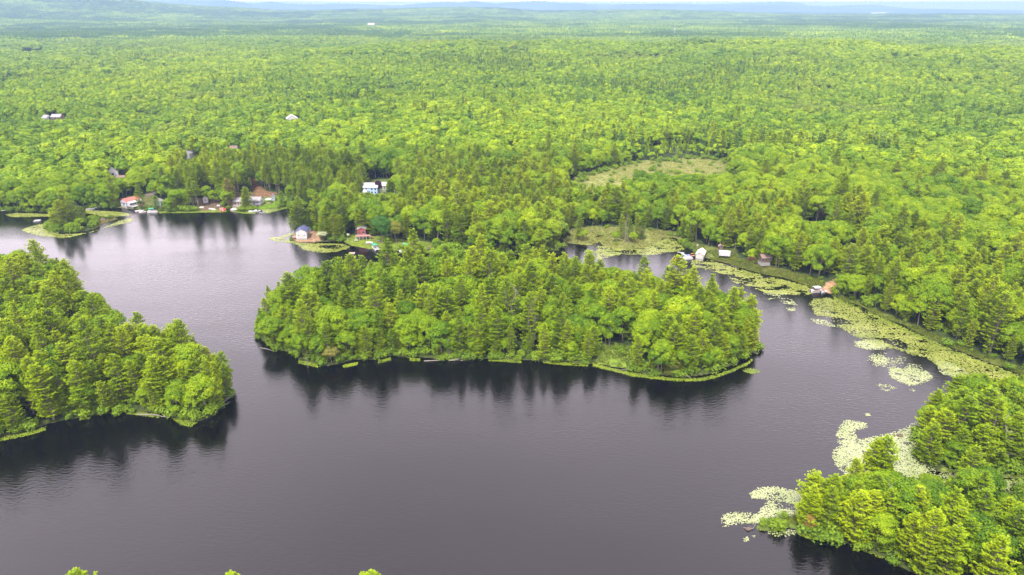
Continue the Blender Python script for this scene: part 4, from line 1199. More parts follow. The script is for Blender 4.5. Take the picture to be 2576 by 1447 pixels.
house('storage_shed', at(519,508), 18, 2.8, 6.0, 2.2, 1.0, M['offwhite'], M['paleroof'], 'narrow off white shed between pines left of the boats and stony yard', 'shed', 'y', [('f',0,1.1,.8,.7)])
b1 = house('cottage', at(604,516), 3, 6.2, 5.6, 2.5, 1.7, M['pinkwall'], M['greyroof'], 'weathered pinkish cottage with grey roof right of the rusty pine', 'cottage', 'x', [('f',-1.6,.8,1.3,1.0),('f',1.5,.8,1.3,1.0),('r',0,.8,1,1)], ('f',0), chim=(2,1))
deck(b1, -3.2, 3.2, -4.9, -2.86, .5, M['deck'], True, M['offwhite'])
w1 = house('cottage', at(646,514), -4, 7.0, 5.6, 2.5, 1.5, M['white'], M['greyroof'], 'white lakeside cottage with grey roof and row of dark windows on lawn', 'cottage', 'x',
      [('f',-2.7,.9,.75,.85),('f',-1.6,.9,.75,.85),('f',.9,.9,.75,.85),('f',1.9,.9,.75,.85),('f',2.9,.9,.6,.85),('r',0,.9,1,1)], ('f',-.4), base=.7)
deck(w1, -2.2, 1.6, -4.4, -2.86, .68, M['white'], True)
gz = thing('gazebo', at(676,510), 0, 'small gazebo with white hipped roof and brown posts on the lawn', 'gazebo')
MB().box(-1.5,1.5,-1.5,1.5,-.3,.15).build('floor_deck', M['deck'], gz)
for sx in (-1,1):
    for sy in (-1,1): MB().box(sx*1.3-.07,sx*1.3+.07,sy*1.3-.07,sy*1.3+.07,.153,2.2).build('post', M['brown'], gz)
MB().poly([(-1.7,-1.7,2.2),(1.7,-1.7,2.2),(1.7,1.7,2.2),(-1.7,1.7,2.2),(0,0,3.1)], [(0,3,2,1),(0,1,4),(1,2,4),(2,3,4),(3,0,4)]).build('roof', M['ivory'], gz)
house('shed', at(688,504), 14, 2.2, 3.0, 2.0, 1.3, M['greywall'], M['greyroof'], 'small grey gabled shed just behind the white gazebo', 'shed', 'y', [('f',0,.9,.6,.6)])
# --- the point
hp = house('boathouse', at(763,597), 2, 5.6, 6.4, 3.9, 1.45, M['white'], M['blueroof'], 'tall white gabled boathouse with navy roof alone on the sandy point', 'boathouse', 'y', [('l',-1.5,1,1,1),('l',1.5,1,1,1),('r',0,1,1,1)], base=.35, over=.3)
for u in (-1.55, 1.5):
    pw = MB().bar((u, -3.2, 2.05), (u, -3.245, 2.05), .27, k=12).build('window', M['glass'], hp)
MB().box(-1.5, 1.5, -3.215, -3.203, .35, 2.6).build('garage_door', M['offwhite'], hp)
deck(hp, -5.2, -2.9, -2.0, 2.2, .45, M['reddeck'], True, M['white'])
# --- the red cabin on the lawn
rc = house('cabin', at(912,596), 6, 4.4, 5.5, 3.0, 1.1, M['red'], M['greyroof'], 'red cabin with white trim raised on a deck above the lawn', 'cabin', 'y', [('f',.9,1.0,1.5,1.1),('l',0,1,1,1)], ('f',-1.1), base=1.9, over=.3)
deck(rc, -3.0, 4.6, -5.2, -2.86, 1.95, M['reddeck'], True, M['white'], M['white'])
st = MB()
for k in range(9): st.box(4.62 + k*.3, 4.92 + k*.3, -4.6, -3.4, 1.75 - k*.21, 1.80 - k*.21)
st.box(4.62, 7.3, -4.68, -4.603, -.2, .0); st.build('stairs', M['reddeck'], rc)
# --- the blue house in the woods
bh = house('house', at(936,489,4.0), -3, 9.0, 7.0, 4.6, 2.0, M['blue'], M['paleroof'], 'pale blue two storey house with whitish metal roof beside purple tree', 'house', 'x',
      [('f',-2.6,.8,.9,1.1),('f',1.0,.8,.9,1.1),('f',3.2,.8,.9,1.1),('f',-2.6,2.9,.9,1.1),('f',1.0,2.9,.9,1.1),('f',3.2,2.9,.9,1.1)], ('f',-.8), base=.8, chim=(3.9,0))
MB().poly([(-4.4,-6.2,.8),(-1.7,-6.2,.8),(-1.7,-3.51,.8),(-4.4,-3.51,.8),(-4.4,-6.2,3.1),(-1.7,-6.2,3.1),(-1.7,-3.51,3.9),(-4.4,-3.51,3.9)], [(0,3,2,1),(4,5,6,7),(0,1,5,4),(1,2,6,5),(2,3,7,6),(3,0,4,7)]).build('porch', M['offwhite'], bh)
house('shed', at(972,478,4.0), 4, 4.6, 4.0, 3.0, 1.7, M['offwhite'], M['paleroof'], 'pale shed with whitish roof right of the blue house', 'shed', 'x', [('f',-1,.9,.8,.8)], ('f',1))
# --- roofs among the trees
house('house', at(736,314,12), 20, 10, 8, 5.5, 3.2, M['offwhite'], M['paleroof'], 'white gabled house roof showing above the forest, farthest of all', 'house', 'y', [('f',0,3.5,1.5,1.5)])
house('house', at(477,408,7), -8, 6.4, 8, 6.6, 2.8, M['white'], M['greyroof'], 'white house with steep blue grey gable standing tall in the woods', 'house', 'y', [('f',-1.5,4.6,1,1.2),('f',1.5,4.6,1,1.2),('f',0,6.3,1,1)])
house('house', at(121,305,12), 70, 7, 6, 3.2, 2.2, M['greywall'], M['greyroof'], 'pale roof just clearing the trees at the upper left', 'house', 'y', [('f',0,2.4,1.6,1.2)])
house('house', at(147,304,12), 0, 9, 7, 3.6, 2.2, M['brown'], M['greyroof'], 'long brown grey roof beside the pale roof at upper left', 'house', 'x', [('f',0,2.0,2,1.2)])
house('house', at(288,456,4.5), 30, 6.5, 8, 6.6, 3.2, M['white'], M['offwhite'], 'narrow white gable rising from leafy trees above the red roofed cabin', 'house', 'y', [('f',0,4.6,1.2,1.2)])
house('garage', at(306,458,4.5), 10, 5.5, 5, 2.6, 1.4, M['offwhite'], M['brownroof'], 'low garage with brown roof below the narrow white gable', 'garage', 'x', [('f',1.4,.9,.9,.9)], ('f',-1))
house('cabin', at(590,384,6.5), 12, 5.5, 5.0, 3.2, 1.8, M['brown'], M['brownroof'], 'brown cabin in a sandy clearing high in the woods', 'cabin', 'x', [('f',-1.8,1.8,1.2,1.2),('f',1.8,1.8,1.2,1.2)], ('f',0))
house('cabin', at(1921,659,2.6), 8, 4.2, 4.5, 2.3, 1.2, M['brown'], M['brownroof'], 'brown cabin tucked under pines right of the white trailer', 'cabin', 'x', [('f',-1.7,.8,1.2,1.0),('f',1.9,.8,1.0,1.0)], ('f',.3))
house('house', at(2143,648,3.0), -20, 5.5, 6.0, 4.0, 2.0, M['brown'], M['brownroof'], 'dark roofed house peeking through the east shore pines', 'house', 'x', [('f',-1.7,2.2,1.2,1.2),('f',1.7,2.2,1.2,1.2)])
# --- east landing
house('boathouse', at(1762,646,.8), -24, 3.6, 6.5, 2.0, 1.3, M['offwhite'], M['ivory'], 'open boathouse with white canvas roof at the east landing', 'boathouse', 'y', (), None, base=.2)
tr = thing('box_trailer', at(1822,645,1.6), -14, 'long white box trailer parked under the east shore pines', 'trailer')
MB().box(-2.6,2.6,-1.1,1.1,.55,2.75).build('cargo_box', M['white'], tr)
for sx in (-.4,.5):
    for sy in (-1.2,1.0): MB().bar((sx,sy,.33),(sx,sy+.2,.33),.33,k=12).build('wheel', M['dark'], tr)
MB().bar((2.6,0,.6),(3.6,0,.5),.06).build('tow_bar', M['dark'], tr)
house('hut', at(1812,630,2.2), -6, 1.9, 1.9, 1.9, .7, M['brown'], M['brownroof'], 'tiny dark hut behind the white box trailer', 'hut', 'y', [('f',0,.9,.7,.6)])
ds = thing('satellite_dish', at(1753,624,1.2), 30, 'white satellite dish on a pole above the east landing', 'dish')
MB().bar((0,0,-.5),(0,0,1.6),.05).build('pole', M['alu'], ds)
rg = []
for k, (rr_, yy) in enumerate([(.05,.0),(.35,-.06),(.6,-.2)]): rg.append([(math.cos(a_)*rr_, yy-.05, 1.7+math.sin(a_)*rr_) for a_ in np.linspace(0, 6.283, 13)[:-1]])
rg2 = [[(x_, y_+.04, z_) for x_, y_, z_ in r_] for r_ in rg[::-1]]
MB().loft(rg + rg2).build('dish', M['white'], ds)

# --- docks
def dock(pa, pb, wid, mat, label, z=.45, name='dock'):
    a, b = Vector(at(*pa, z=0.)), Vector(at(*pb, z=0.))
    d = b - a; ln = d.length
    e = thing(name, (a.x, a.y, 0), math.degrees(math.atan2(d.y, d.x)), label, 'dock')
    mb = MB(); n = max(2, int(ln / .5))
    for i in range(n): mb.box(ln*i/n, ln*(i+1)/n - .03, -wid/2, wid/2, z - .06, z)
    mb.build('planking', mat, e)
    for i in range(int(ln / 2.4) + 1):
        for s_ in (-1, 1): MB().bar((.1 + i*2.4, s_*(wid/2-.08), -1.5), (.1 + i*2.4, s_*(wid/2-.08), z - .063), .07).build('post', M['brown'], e)
    return e
dock((4,532.5),(30,527.5),1.2,M['offwhite'],'thin pale dock at the far left edge shore')
dock((217,527),(254,519.5),1.6,M['offwhite'],'long pale dock in the weeds behind the tiny islet')
dock((355,534.5),(363,529.0),1.4,M['offwhite'],'short white dock below the red roofed cabin')
dock((560,531),(557,524.0),2.4,M['reddeck'],'wide reddish dock at the stony boat yard')
dock((642,534),(644,528.0),1.3,M['white'],'white dock in front of the white cottage')
dock((946,622),(948,617.5),1.2,M['offwhite'],'short dock at the lawn below the red cabin')
dock((1721,643.5),(1762,646.5),1.3,M['reddeck'],'reddish dock running out from the white boathouse at the east landing')
dock((1708,636),(1722,642.5),1.1,M['white'],'white outer dock leg at the east landing, beyond the reddish one')
dock((1752,646.8),(1759,652.5),1.0,M['deck'],'tan dock stub curving toward the lily band at the east landing')
dock((2061,733.8),(2077,728.0),1.9,M['reddeck'],'pink stained dock at the foot of the sandy ramp')
dock((796,524.5),(792,520.5),1.2,M['white'],'tiny white dock in the dark inlet behind the point')

# --- boats
def hull(L_, Wd, Ht_, k=9):
    rings = []
    for i in range(k):
        t = i / (k - 1); xx = (t - .5) * L_
        w_ = Wd / 2 * (1 - max(0, (t - .45) / .55) ** 2.2) ** .7 + .02
        zb = .02 + .55 * Ht_ * max(0, (t - .6) / .4) ** 2
        rings.append([(xx, -w_, Ht_*(1+.25*t*t)), (xx, -w_*.85, zb+.12), (xx, 0, zb), (xx, w_*.85, zb+.12), (xx, w_, Ht_*(1+.25*t*t)), (xx, w_*.86, Ht_*(1+.25*t*t)), (xx, 0, zb+.16), (xx, -w_*.86, Ht_*(1+.25*t*t))])
    return MB().loft(rings)
def motorboat(p, rz, label, hm, L_=5.0, canopy=None, screen=True):
    e = thing('motorboat', at(*p, z=0., up=-.12), rz, label, 'motorboat')
    hull(L_, 2.0, .75).build('hull', hm, e)
    MB().box(-L_*.3, -L_*.1, -.6, .6, .3, .72).build('seat', M['offwhite'], e)
    MB().box(-L_/2-.35, -L_/2-.02, -.2, .2, .1, 1.0).build('outboard_motor', M['dark'], e)
    if screen: MB().poly([(.4,-.75,.7),(.75,0,.72),(.4,.75,.7),(.2,-.65,1.15),(.45,0,1.2),(.2,.65,1.15)], [(0,1,4,3),(1,2,5,4),(3,4,1,0),(4,5,2,1)]).build('windscreen', M['glass'], e)
    if canopy:
        MB().box(-1.2,.7,-.95,.95,1.75,1.82).build('canopy', canopy, e)
        for sx in (-1.1,.6):
            for sy in (-.85,.85): MB().bar((sx,sy,.7),(sx,sy,1.75),.025).build('pole', M['alu'], e)
    return e
def pontoon(p, rz, label, canopy, L_=6.5, fence=None):
    e = thing('pontoon_boat', at(*p, z=0., up=-.1), rz, label, 'pontoon boat')
    for s_ in (-1, 1):
        MB().bar((-L_/2,s_*.85,.25),(L_/2-.5,s_*.85,.25),.3,k=10).bar((L_/2-.5,s_*.85,.25),(L_/2+.1,s_*.85,.35),.3,.05,10).build('pontoon', M['alu'], e)
    MB().box(-L_/2,L_/2-.3,-1.2,1.2,.56,.66).build('deck', M['offwhite'], e)
    f_ = MB().box(-L_/2+.2,L_/2-.6,-1.18,-1.12,.663,1.25).box(-L_/2+.2,L_/2-.6,1.12,1.18,.663,1.25).box(L_/2-.66,L_/2-.6,-1.117,1.117,.663,1.25)
    f_.build('railing', fence or M['white'], e)
    MB().box(-L_/2+.5,-L_/2+1.6,-.9,.9,.663,1.05).build('bench', M['white'], e)
    MB().box(.2,.8,.3,.9,.663,1.5).build('helm', M['white'], e)
    MB().box(-L_/2-.35,-L_/2-.02,-.2,.2,.1,1.1).build('outboard_motor', M['dark'], e)
    if canopy:
        MB().loft([[(x_, y_, 2.35 + .22*math.cos(y_*1.3) + dz) for y_, dz in [(-1.2,0),(-.6,0),(0,0),(.6,0),(1.2,0),(1.2,.05),(0,.05),(-1.2,.05)]] for x_ in (-2.1,-.6,.9)]).build('canopy', canopy, e)
        for sx in (-2.0,.8):
            for sy in (-1.15,1.15): MB().bar((sx,sy,1.25),(sx,sy,2.42),.03).build('pole', M['alu'], e)
    return e
def kayak(p, rz, label, m_, L_=3.4, z=None, up=-.08):
    e = thing('kayak', at(*p, z=z if z is not None else 0., up=up), rz, label, 'kayak')
    rings = []
    for i in range(9):
        t = i / 8; w_ = .36 * math.sin(math.pi * (.04 + .92 * t)) ** .8; xx = (t - .5) * L_
        zz = .12 * abs(2 * t - 1) ** 3
        rings.append([(xx,-w_,.22+zz),(xx,-w_*.7,.05+zz),(xx,0,zz),(xx,w_*.7,.05+zz),(xx,w_,.22+zz),(xx,0,.32+zz)])
    MB().loft(rings).build('hull', m_, e)
    MB().bar((-.05,0,.30),(-.05,0,.345),.24,k=10).build('cockpit', M['dark'], e)
    return e
motorboat((95,557), 8, 'small white open fishing boat adrift left of the tiny islet', M['white'], 4.0, None, False)
motorboat((229,526.5), 20, 'white motorboat moored at the long dock behind the tiny islet', M['white'], 5.5)
motorboat((247,524.5), 14, 'dark hulled motorboat at the shore end of the long weedy dock', M['dark'], 4.5)
motorboat((359,535.5), 15, 'small pale motorboat at the short dock below the red roofed cabin', M['offwhite'], 4.2)
motorboat((349,532.5), 30, 'low white motorboat nosed into the weed left of the short dock', M['white'], 4.0, None, False)
pontoon((385,533.5), 12, 'white pontoon boat with green canopy near the red roofed cabin', M['green'], 6.2)
motorboat((563,530.0), 80, 'red and white motorboat beside the wide reddish dock', M['redp'], 4.6)
motorboat((635,533.5), 10, 'bright white motorboat left of the white cottage dock', M['white'], 4.6)
motorboat((648,532.3), -4, 'white motorboat right of the white cottage dock', M['white'], 4.2)
kayak((659.5,536), 4, 'white kayak floating off the white cottage, nearest to the viewer', M['white'], 3.2)
kayak((667,532), 10, 'white kayak floating close to the lawn right of the white cottage dock', M['offwhite'], 3.2)
pontoon((945,627), -62, 'white pontoon boat with green canopy at the red cabin lawn', M['green'], 6.0)
kayak((971,641.5), 6, 'orange kayak floating near the wooded island', M['orange'], 3.4)
motorboat((1017,632), 35, 'white motorboat moored near the teal chairs', M['white'], 5.6)
motorboat((1098,648), 60, 'white dinghy glimpsed between island treetops', M['white'], 3.2, None, False)
pontoon((1726,652.5), 16, 'large white pontoon boat moored at the east landing', None, 7.0)
motorboat((1708,653), 10, 'salmon red motorboat with dark cockpit at the east landing', M['redp'], 4.2)
motorboat((1728,645.5), 12, 'blue and red runabout between the docks of the east landing', M['bluep'], 3.6, None, False)
kayak((1712,638.5), -24, 'white kayak lying along the outer dock leg', M['white'], 3.6, 0., .5)
kayak((1744,641.0), 12, 'orange kayak on the reddish east landing dock', M['orange'], 3.0, 0., .5)
pontoon((2056,734.2), 10, 'cream pontoon boat with white canopy moored by the sandy ramp', M['ivory'], 6.6, M['pinkwall'])
motorboat((2072,736.0), 24, 'small grey rowing boat beside the pink stained dock', M['alu'], 3.4, None, False)
sw = thing('swim_raft', at(885.5,638,z=0.), 3, 'pale pink swim raft floating off the lawn', 'raft')
MB().box(-1.5,1.5,-1.1,1.1,.22,.34).build('planking', M['pinkwall'], sw)
for s_ in (-1,1): MB().bar((-1.4,s_*.8,.05),(1.4,s_*.8,.05),.2,k=10).build('float', M['alu'], sw)
MB().bar((1.4,-.3,.3),(1.55,-.3,.95),.03).bar((1.4,.3,.3),(1.55,.3,.95),.03).build('ladder', M['alu'], sw)
js = thing('jet_ski', at(1736,646.2,z=0.,up=-.05), 20, 'red jet ski at the east landing between boats', 'jet ski')
hull(2.8, 1.0, .5, 7).build('hull', M['redp'], js); MB().box(-.9,.3,-.22,.22,.35,.75).build('seat', M['dark'], js); MB().box(.45,.6,-.38,.38,.82,.9).build('handlebar', M['dark'], js); MB().box(.4,.65,-.1,.1,.4,.817).build('column', M['redp'], js)

# --- lawn furniture
def chair(p, rz, label, m_, group):
    e = thing('lawn_chair', at(*p, z=.9), rz, label, 'chair', group)
    e.scale = (1.15,) * 3
    MB().poly([(-.3,-.3,.36),(.3,-.3,.36),(.3,.25,.24),(-.3,.25,.24),(-.3,-.3,.41),(.3,-.3,.41),(.3,.25,.29),(-.3,.25,.29)], [(0,3,2,1),(4,5,6,7),(0,1,5,4),(1,2,6,5),(2,3,7,6),(3,0,4,7)]).build('seat', m_, e)
    MB().poly([(-.3,.27,.2),(.3,.27,.2),(.3,.32,.2),(-.3,.32,.2),(-.26,.52,1.0),(.26,.52,1.0),(.26,.57,1.0),(-.26,.57,1.0)], [(0,3,2,1),(4,5,6,7),(0,1,5,4),(1,2,6,5),(2,3,7,6),(3,0,4,7)]).build('backrest', m_, e)
    for s_ in (-1, 1):
        MB().box(s_*.42-.07, s_*.42+.07, -.35, .35, .56, .60).build('armrest', m_, e)
        MB().box(s_*.40-.03, s_*.40+.03, -.33, -.25, -.2, .557).build('leg', m_, e)
        MB().box(s_*.40-.03, s_*.40+.03, .25, .33, -.2, .557).build('leg', m_, e)
for k in range(5):
    chair((922.5 + k*3.4, 613.6 + .2*k), -8 + 5*k, f"white lawn chair on the shore lawn, {['leftmost','second from left','middle','second from right','rightmost'][k]} of the row of five", M['white'], 'row of five white lawn chairs')
for k in range(4):
    chair((1015 + k*3.6, 617 + 1.1*k), 12, f"teal lawn chair by the moored boat, {['leftmost','second from left','third from left','rightmost'][k]} of four", M['tealp'], 'four teal lawn chairs')
for k, (px, py, lb) in enumerate([(547,520,'pale chair in the stony yard, left one'),(551,520.5,'pale chair in the stony yard, right one')]): chair((px, py), 10*k, lb, M['offwhite'], 'pale chairs in the stony yard')
def ptable(p, rz, label, m_):
    e = thing('picnic_table', at(*p, z=1.), rz, label, 'picnic table')
    MB().box(-.9,.9,-.38,.38,.70,.76).build('tabletop', m_, e)
    for s_ in (-1,1):
        MB().box(-.9,.9,s_*.75-.14,s_*.75+.14,.42,.47).build('bench', m_, e)
        MB().box(s_*.6-.05,s_*.6+.05,-.85,.85,.36,.417).box(s_*.6-.05,s_*.6+.05,-.4,-.3,-.3,.697).box(s_*.6-.05,s_*.6+.05,.3,.4,-.3,.697).build('leg', m_, e)
ptable((896,607), 12, 'pale picnic table on the lawn near the flagpole', M['offwhite'])
ptable((953,608.5), -5, 'weathered picnic table under the big tree beside the red cabin', M['concrete'])
ptable((600,522), 0, 'pale picnic table in front of the pinkish cottage', M['offwhite'])
ptable((618,522.5), 8, 'white table on the path left of the white cottage', M['white'])
fp = thing('flagpole', at(874,605.5,z=.5), 0, 'slim white flagpole with pale flag at the lawn tip', 'flagpole')
MB().bar((0,0,-.5),(0,0,4.0),.05,.03).build('pole', M['white'], fp)
MB().loft([[(x_, .06*math.sin(x_*5)+o_, z_) for z_, o_ in ((3.2-.15*x_,0),(3.9-.2*x_,0),(3.9-.2*x_,.02),(3.2-.15*x_,.02))] for x_ in np.linspace(.04,1.2,7)]).build('flag', M['ivory'], fp)
mp = thing('mast_pole', at(1058,637,z=.8), 0, 'tall bare white pole at the shore behind the island', 'pole')
MB().bar((0,0,-.8),(0,0,6.0),.11,.08).build('shaft', M['white'], mp); MB().bar((0,0,6.0),(0,0,6.15),.16,k=8).build('cap', M['white'], mp)
for (px, py, lb) in [(653,522,'thin white pole on the lawn by the white cottage'),(690.5,511,'thin pole at the right end of the cottage lawn')]:
    e = thing('yard_pole', at(px - (18 if px == 653 else 0), py, z=1.2), 0, lb, 'pole'); MB().bar((0,0,-.5),(0,0,4.5),.06,.05).build('shaft', M['offwhite'], e); MB().box(-.3,.3,-.03,.03,4.5,4.56).build('crossbar', M['offwhite'], e)
stp = thing('wooden_stairs', at(1072,629,z=.6), 18, 'brown wooden stairs climbing the bank behind the white pole', 'stairs')
s1 = MB()
for k in range(14): s1.box(k*.34, k*.34+.32, -.7, .7, .1+k*.16, .16+k*.16)
s1.build('steps', M['brown'], stp)
for s_ in (-.75,.75): MB().bar((0,s_,.9),(4.7,s_,3.1),.05).bar((0,s_,-.3),(0,s_,.9),.05).bar((4.7,s_,1.5),(4.7,s_,3.1),.05).build('handrail', M['brown'], stp)
um = thing('beach_umbrella', at(358.5,524,z=.6), 0, 'red beach umbrella over a blue chair near the short dock', 'umbrella')
MB().bar((0,0,-.3),(0,0,2.2),.04).build('pole', M['alu'], um)
an_ = np.linspace(0, 6.283, 9)[:-1]
MB().loft([[(math.cos(a_)*r_, math.sin(a_)*r_, z_) for a_ in an_] for r_, z_ in ((1.3,1.9),(.8,2.2),(.03,2.4),(.03,2.36),(.8,2.16),(1.28,1.87))]).build('canopy', M['redp'], um)
chair((356.5,526), 0, 'blue beach chair under the red umbrella', M['bluep'], 'beach chair under the umbrella')
# --- fire pit ring, stones
def rock(p, r_, label, sx=1.5, group=None, seed=0, m_=None):
    g = np.random.default_rng(seed)
    rings = []
    for i, (ph) in enumerate(np.linspace(-.6, 1.45, 6)):
        rings.append([(math.cos(a_)*math.cos(ph)*r_*sx*g.uniform(.8,1.15), math.sin(a_)*math.cos(ph)*r_*g.uniform(.8,1.15), math.sin(ph)*r_*.75*g.uniform(.9,1.1)) for a_ in np.linspace(0,6.283,10)[:-1]])
    o = MB().loft(rings).build('boulder', m_ or M['stone'], None, at(*p, z=.15))
    o['label'] = label; o['category'] = 'boulder'
    if group: o['group'] = group
rock((508,524), 1.5, 'pale rounded boulder on the grassy bank left of the stony yard', seed=1)
rock((591,528), 1.7, 'long pale boulder at the waterline right of the red boat', 1.6, seed=2)
rock((530,526.5), 1.0, 'pale boulder at the left end of the stony beach', seed=3)
rock((537,527.5), .9, 'small square white stone beside the stony beach boulder', seed=4)
rock((2264,1096), .7, 'dark rock standing in the pale lily raft, bigger one', 1.2, seed=5, m_=M['mud'])
rock((2248,1095), .4, 'dark rock standing in the pale lily raft, smaller one', 1.2, seed=6, m_=M['mud'])
rock((1882,1331), .5, 'dark stone awash just left of the shrubby tip', 1.4, seed=7, m_=M['mud'])
# beaver lodge
bl = thing('beaver_lodge', at(257,556,z=0.), 0, 'dark mound of sticks in the lilies right of the tiny islet', 'beaver lodge')
MB().loft([[(math.cos(a_)*r_, math.sin(a_)*r_*.9, z_) for a_ in np.linspace(0,6.283,13)[:-1]] for r_, z_ in ((2.7,-.3),(2.2,.6),(1.3,1.25),(.3,1.6))]).build('mound', M['mud'], bl)
sk = MB()
for k in range(90):
    a_, r_ = random.uniform(0,6.28), random.uniform(.3,2.7); z_ = 1.6*(1-(r_/2.9)**1.6)
    b_ = random.uniform(0,6.28); l_ = random.uniform(.5,1.3)
    sk.bar((math.cos(a_)*r_, math.sin(a_)*r_, z_), (math.cos(a_)*r_+math.cos(b_)*l_, math.sin(a_)*r_+math.sin(b_)*l_, z_+random.uniform(-.3,.4)), .05, .03, 3)
sk.build('sticks', M['mud'], bl)

# --- fallen logs and standing dead trees
def log(pa, pb, r_, label, nb=4, seed=0, za=.1, zb=.3):
    g = np.random.default_rng(seed)
    a, b = np.array(at(*pa, z=0.)), np.array(at(*pb, z=0.)); a[2] = za; b[2] = zb
    e = thing('fallen_log', tuple(a), 0, label, 'log')
    d = b - a; ln = np.linalg.norm(d)
    mid_ = d*.5 + np.array([g.normal(0,.3), g.normal(0,.3), .1])
    MB().bar((0,0,0), mid_, r_, r_*.8, 8).bar(mid_, d, r_*.8, r_*.35, 8).build('trunk', M['DW'], e)
    if nb:
        m_ = MB()
        for k in range(nb):
            t = g.uniform(.4, .95); q = d*t
            m_.bar(q, q + np.array([g.normal(0,1), g.normal(0,1), g.uniform(.2,1.)])*ln*.12, r_*.3, .02, 4)
        m_.build('branch', M['DW'], e)
M['DW'] = M_DEADWOOD
log((654,876),(690,886),.16,'bleached log floating off the west tip of the wooded island',3,1)
log((1067,909),(1118,908),.2,'long bleached log along the waterline of the wooded island',4,2)
log((1130,908),(1160,905),.28,'reddish driftwood trunk in the middle of the root tangle at the island shore',9,3,.2,.8)
log((1160,908),(1190,905),.2,'driftwood log at the right end of the root tangle',7,4,.1,.7)
log((1142,909),(1150,898),.15,'short driftwood stump leaning on the island bank',6,5,.0,1.2)
log((345,1043),(425,1053),.2,'long pale log along the lower left headland shore',5,6)
log((562,1016),(588,1002),.09,'pale dead branch reaching from the headland tip over the water',16,7,.4,1.3)
log((562,1024),(582,1012),.07,'thin grey branch lying in the water below the headland tip',9,8,.1,.3)
log((2272,808),(2294,822),.14,'white log lying in the marsh grass of the east shore',1,9,.3,.4)
log((1838,668),(1860,676),.14,'grey log in the brown marsh below the box trailer',1,10,.2,.3)
log((2510,985),(2570,1010),.14,'long grey log in the lilies at the right edge',3,11,.2,.3)
log((1558,935),(1590,934),.1,'thin grey log on the grassy gap of the wooded island',1,12,.5,.6)
log((1870,1329),(1900,1322),.1,'twiggy branch sticking out of the shrubby tip',7,13,.1,.4)
log((1890,885),(1905,893),.1,'dead brush hanging at the east tip of the wooded island',10,14,.5,.2)
log((1738,950),(1720,943),.08,'thin twig by the island front weed strip',1,15,.1,.2)
def dead_tree(seed, Ht, bare=.35, full=40):
    g = np.random.default_rng(seed)
    t_ = MB(); p = [np.array([g.normal(0,.12)*k, g.normal(0,.12)*k, Ht*k/5]) for k in range(6)]; p[0][:] = 0; p[0][2] = -.5
    rr_ = [.2,.17,.14,.1,.06,.02]
    for k in range(5): t_.bar(p[k], p[k+1], rr_[k], rr_[k+1], 6)
    b_ = MB()
    for k in range(full):
        t = g.uniform(bare, .98); c = np.array([np.interp(t*Ht, [q[2] for q in p], [q[j] for q in p]) for j in range(3)])
        a_ = g.uniform(0,6.28); l_ = (1.1-t)*Ht*.2*g.uniform(.5,1.2)
        e_ = c + np.array([math.cos(a_), math.sin(a_), g.uniform(-.25,.35)])*l_
        b_.bar(c, e_, .035, .01, 3)
        if l_ > .8: b_.bar(c*.4+e_*.6, e_ + np.array([g.normal(0,.3), g.normal(0,.3), .1]), .02, .008, 3)
    return t_, b_
DT = []
for s_, (hh, br, fu) in enumerate([(15,.12,85),(9,.55,16),(11,.3,45),(12,.2,60)]):
    a_, b_ = dead_tree(s_+5, hh, br, fu); DT.append((a_, b_))
SNAGS = [((1572,609),0,1.08,'tall silver grey snag full of bare branches in the marsh'),((1580,616),2,.6,'short grey snag right in front of the tall marsh snag'),((1533,872),1,.95,'slim white bare trunk at the grassy gap of the wooded island'),
 ((1650,888),1,.8,'white bare trunk just right of the grassy gap on the island'),((1790,928),1,.55,'short white bare trunk at the island front near its east end'),((2141,724),0,.85,'grey snag with long bare branches on the east shore near the pontoon boat'),
 ((2478,889),1,.85,'leaning white birch trunk at the edge of the lily band'),((2444,866),3,.75,'forked pale dead birch on the east shore edge'),((2519,1168),0,.85,'grey dead tree among pines on the right edge point'),((2394,1010),2,.8,'pale twiggy dead tree at the back of the right edge point'),
 ((170,574),3,.95,'grey snag rising behind the pines on the tiny islet'),((207,566),0,.85,'brownish snag at the right side of the tiny islet'),((1460,608),1,.5,'thin white stem on the small marsh hummock'),((1845,640),1,.9,'thin pale trunk beside the white box trailer'),
 ((1130,905),2,.8,'grey snag at the front shore of the island above the root tangle'),((1660,520),3,.9,'pale snag at the lower edge of the bog meadow'),((1700,398),3,1.0,'pale snag at the upper edge of the bog meadow'),((1612,392),2,1.0,'grey snag at the upper left edge of the bog meadow'),
 ((775,925),2,.6,'bleached dead limbs at the lower left shore of the wooded island'),((890,1325),1,.0,'')]
for (p_, k_, s_, lb) in SNAGS:
    if not lb: continue
    e = thing('dead_tree', at(*p_), random.uniform(0, 360), lb, 'dead tree'); e.scale = (s_,)*3
    me_t = DT[k_]
    if not isinstance(me_t[0], bpy.types.Mesh):
        o1 = me_t[0].build('trunk', M_DEADWOOD, e); o2 = me_t[1].build('branches', M_DEADWOOD, e); DT[k_] = (o1.data, o2.data)
    else:
        add('trunk', me_t[0], e); add('branches', me_t[1], e)
# --- dead trees standing among the living ones
ok_ = np.where(own & inview & npine & (nsd > 5) & (nr > 150) & (nr < 420))[0]
pick_ = np.random.default_rng(77).choice(ok_, 20, replace=False)
for q_, i in enumerate(pick_):
    i = int(i)
    lb = tree_label(i, 'dead tree').replace('mid height ', 'bare ').replace('tall ', 'bare ').replace('low ', 'bare ')
    e = thing('dead_tree', (float(nx[i]) + 2.0, float(ny[i]) - 1.6, float(nz[i])), 37.0 * q_, lb, 'dead tree', lb)
    s_ = float(top[i]) / 15.5 * (1.0, 1.12, .95)[q_ % 3]; e.scale = (s_,) * 3
    add('trunk', DT[(0, 3, 2)[q_ % 3]][0], e); add('branches', DT[(0, 3, 2)[q_ % 3]][1], e)
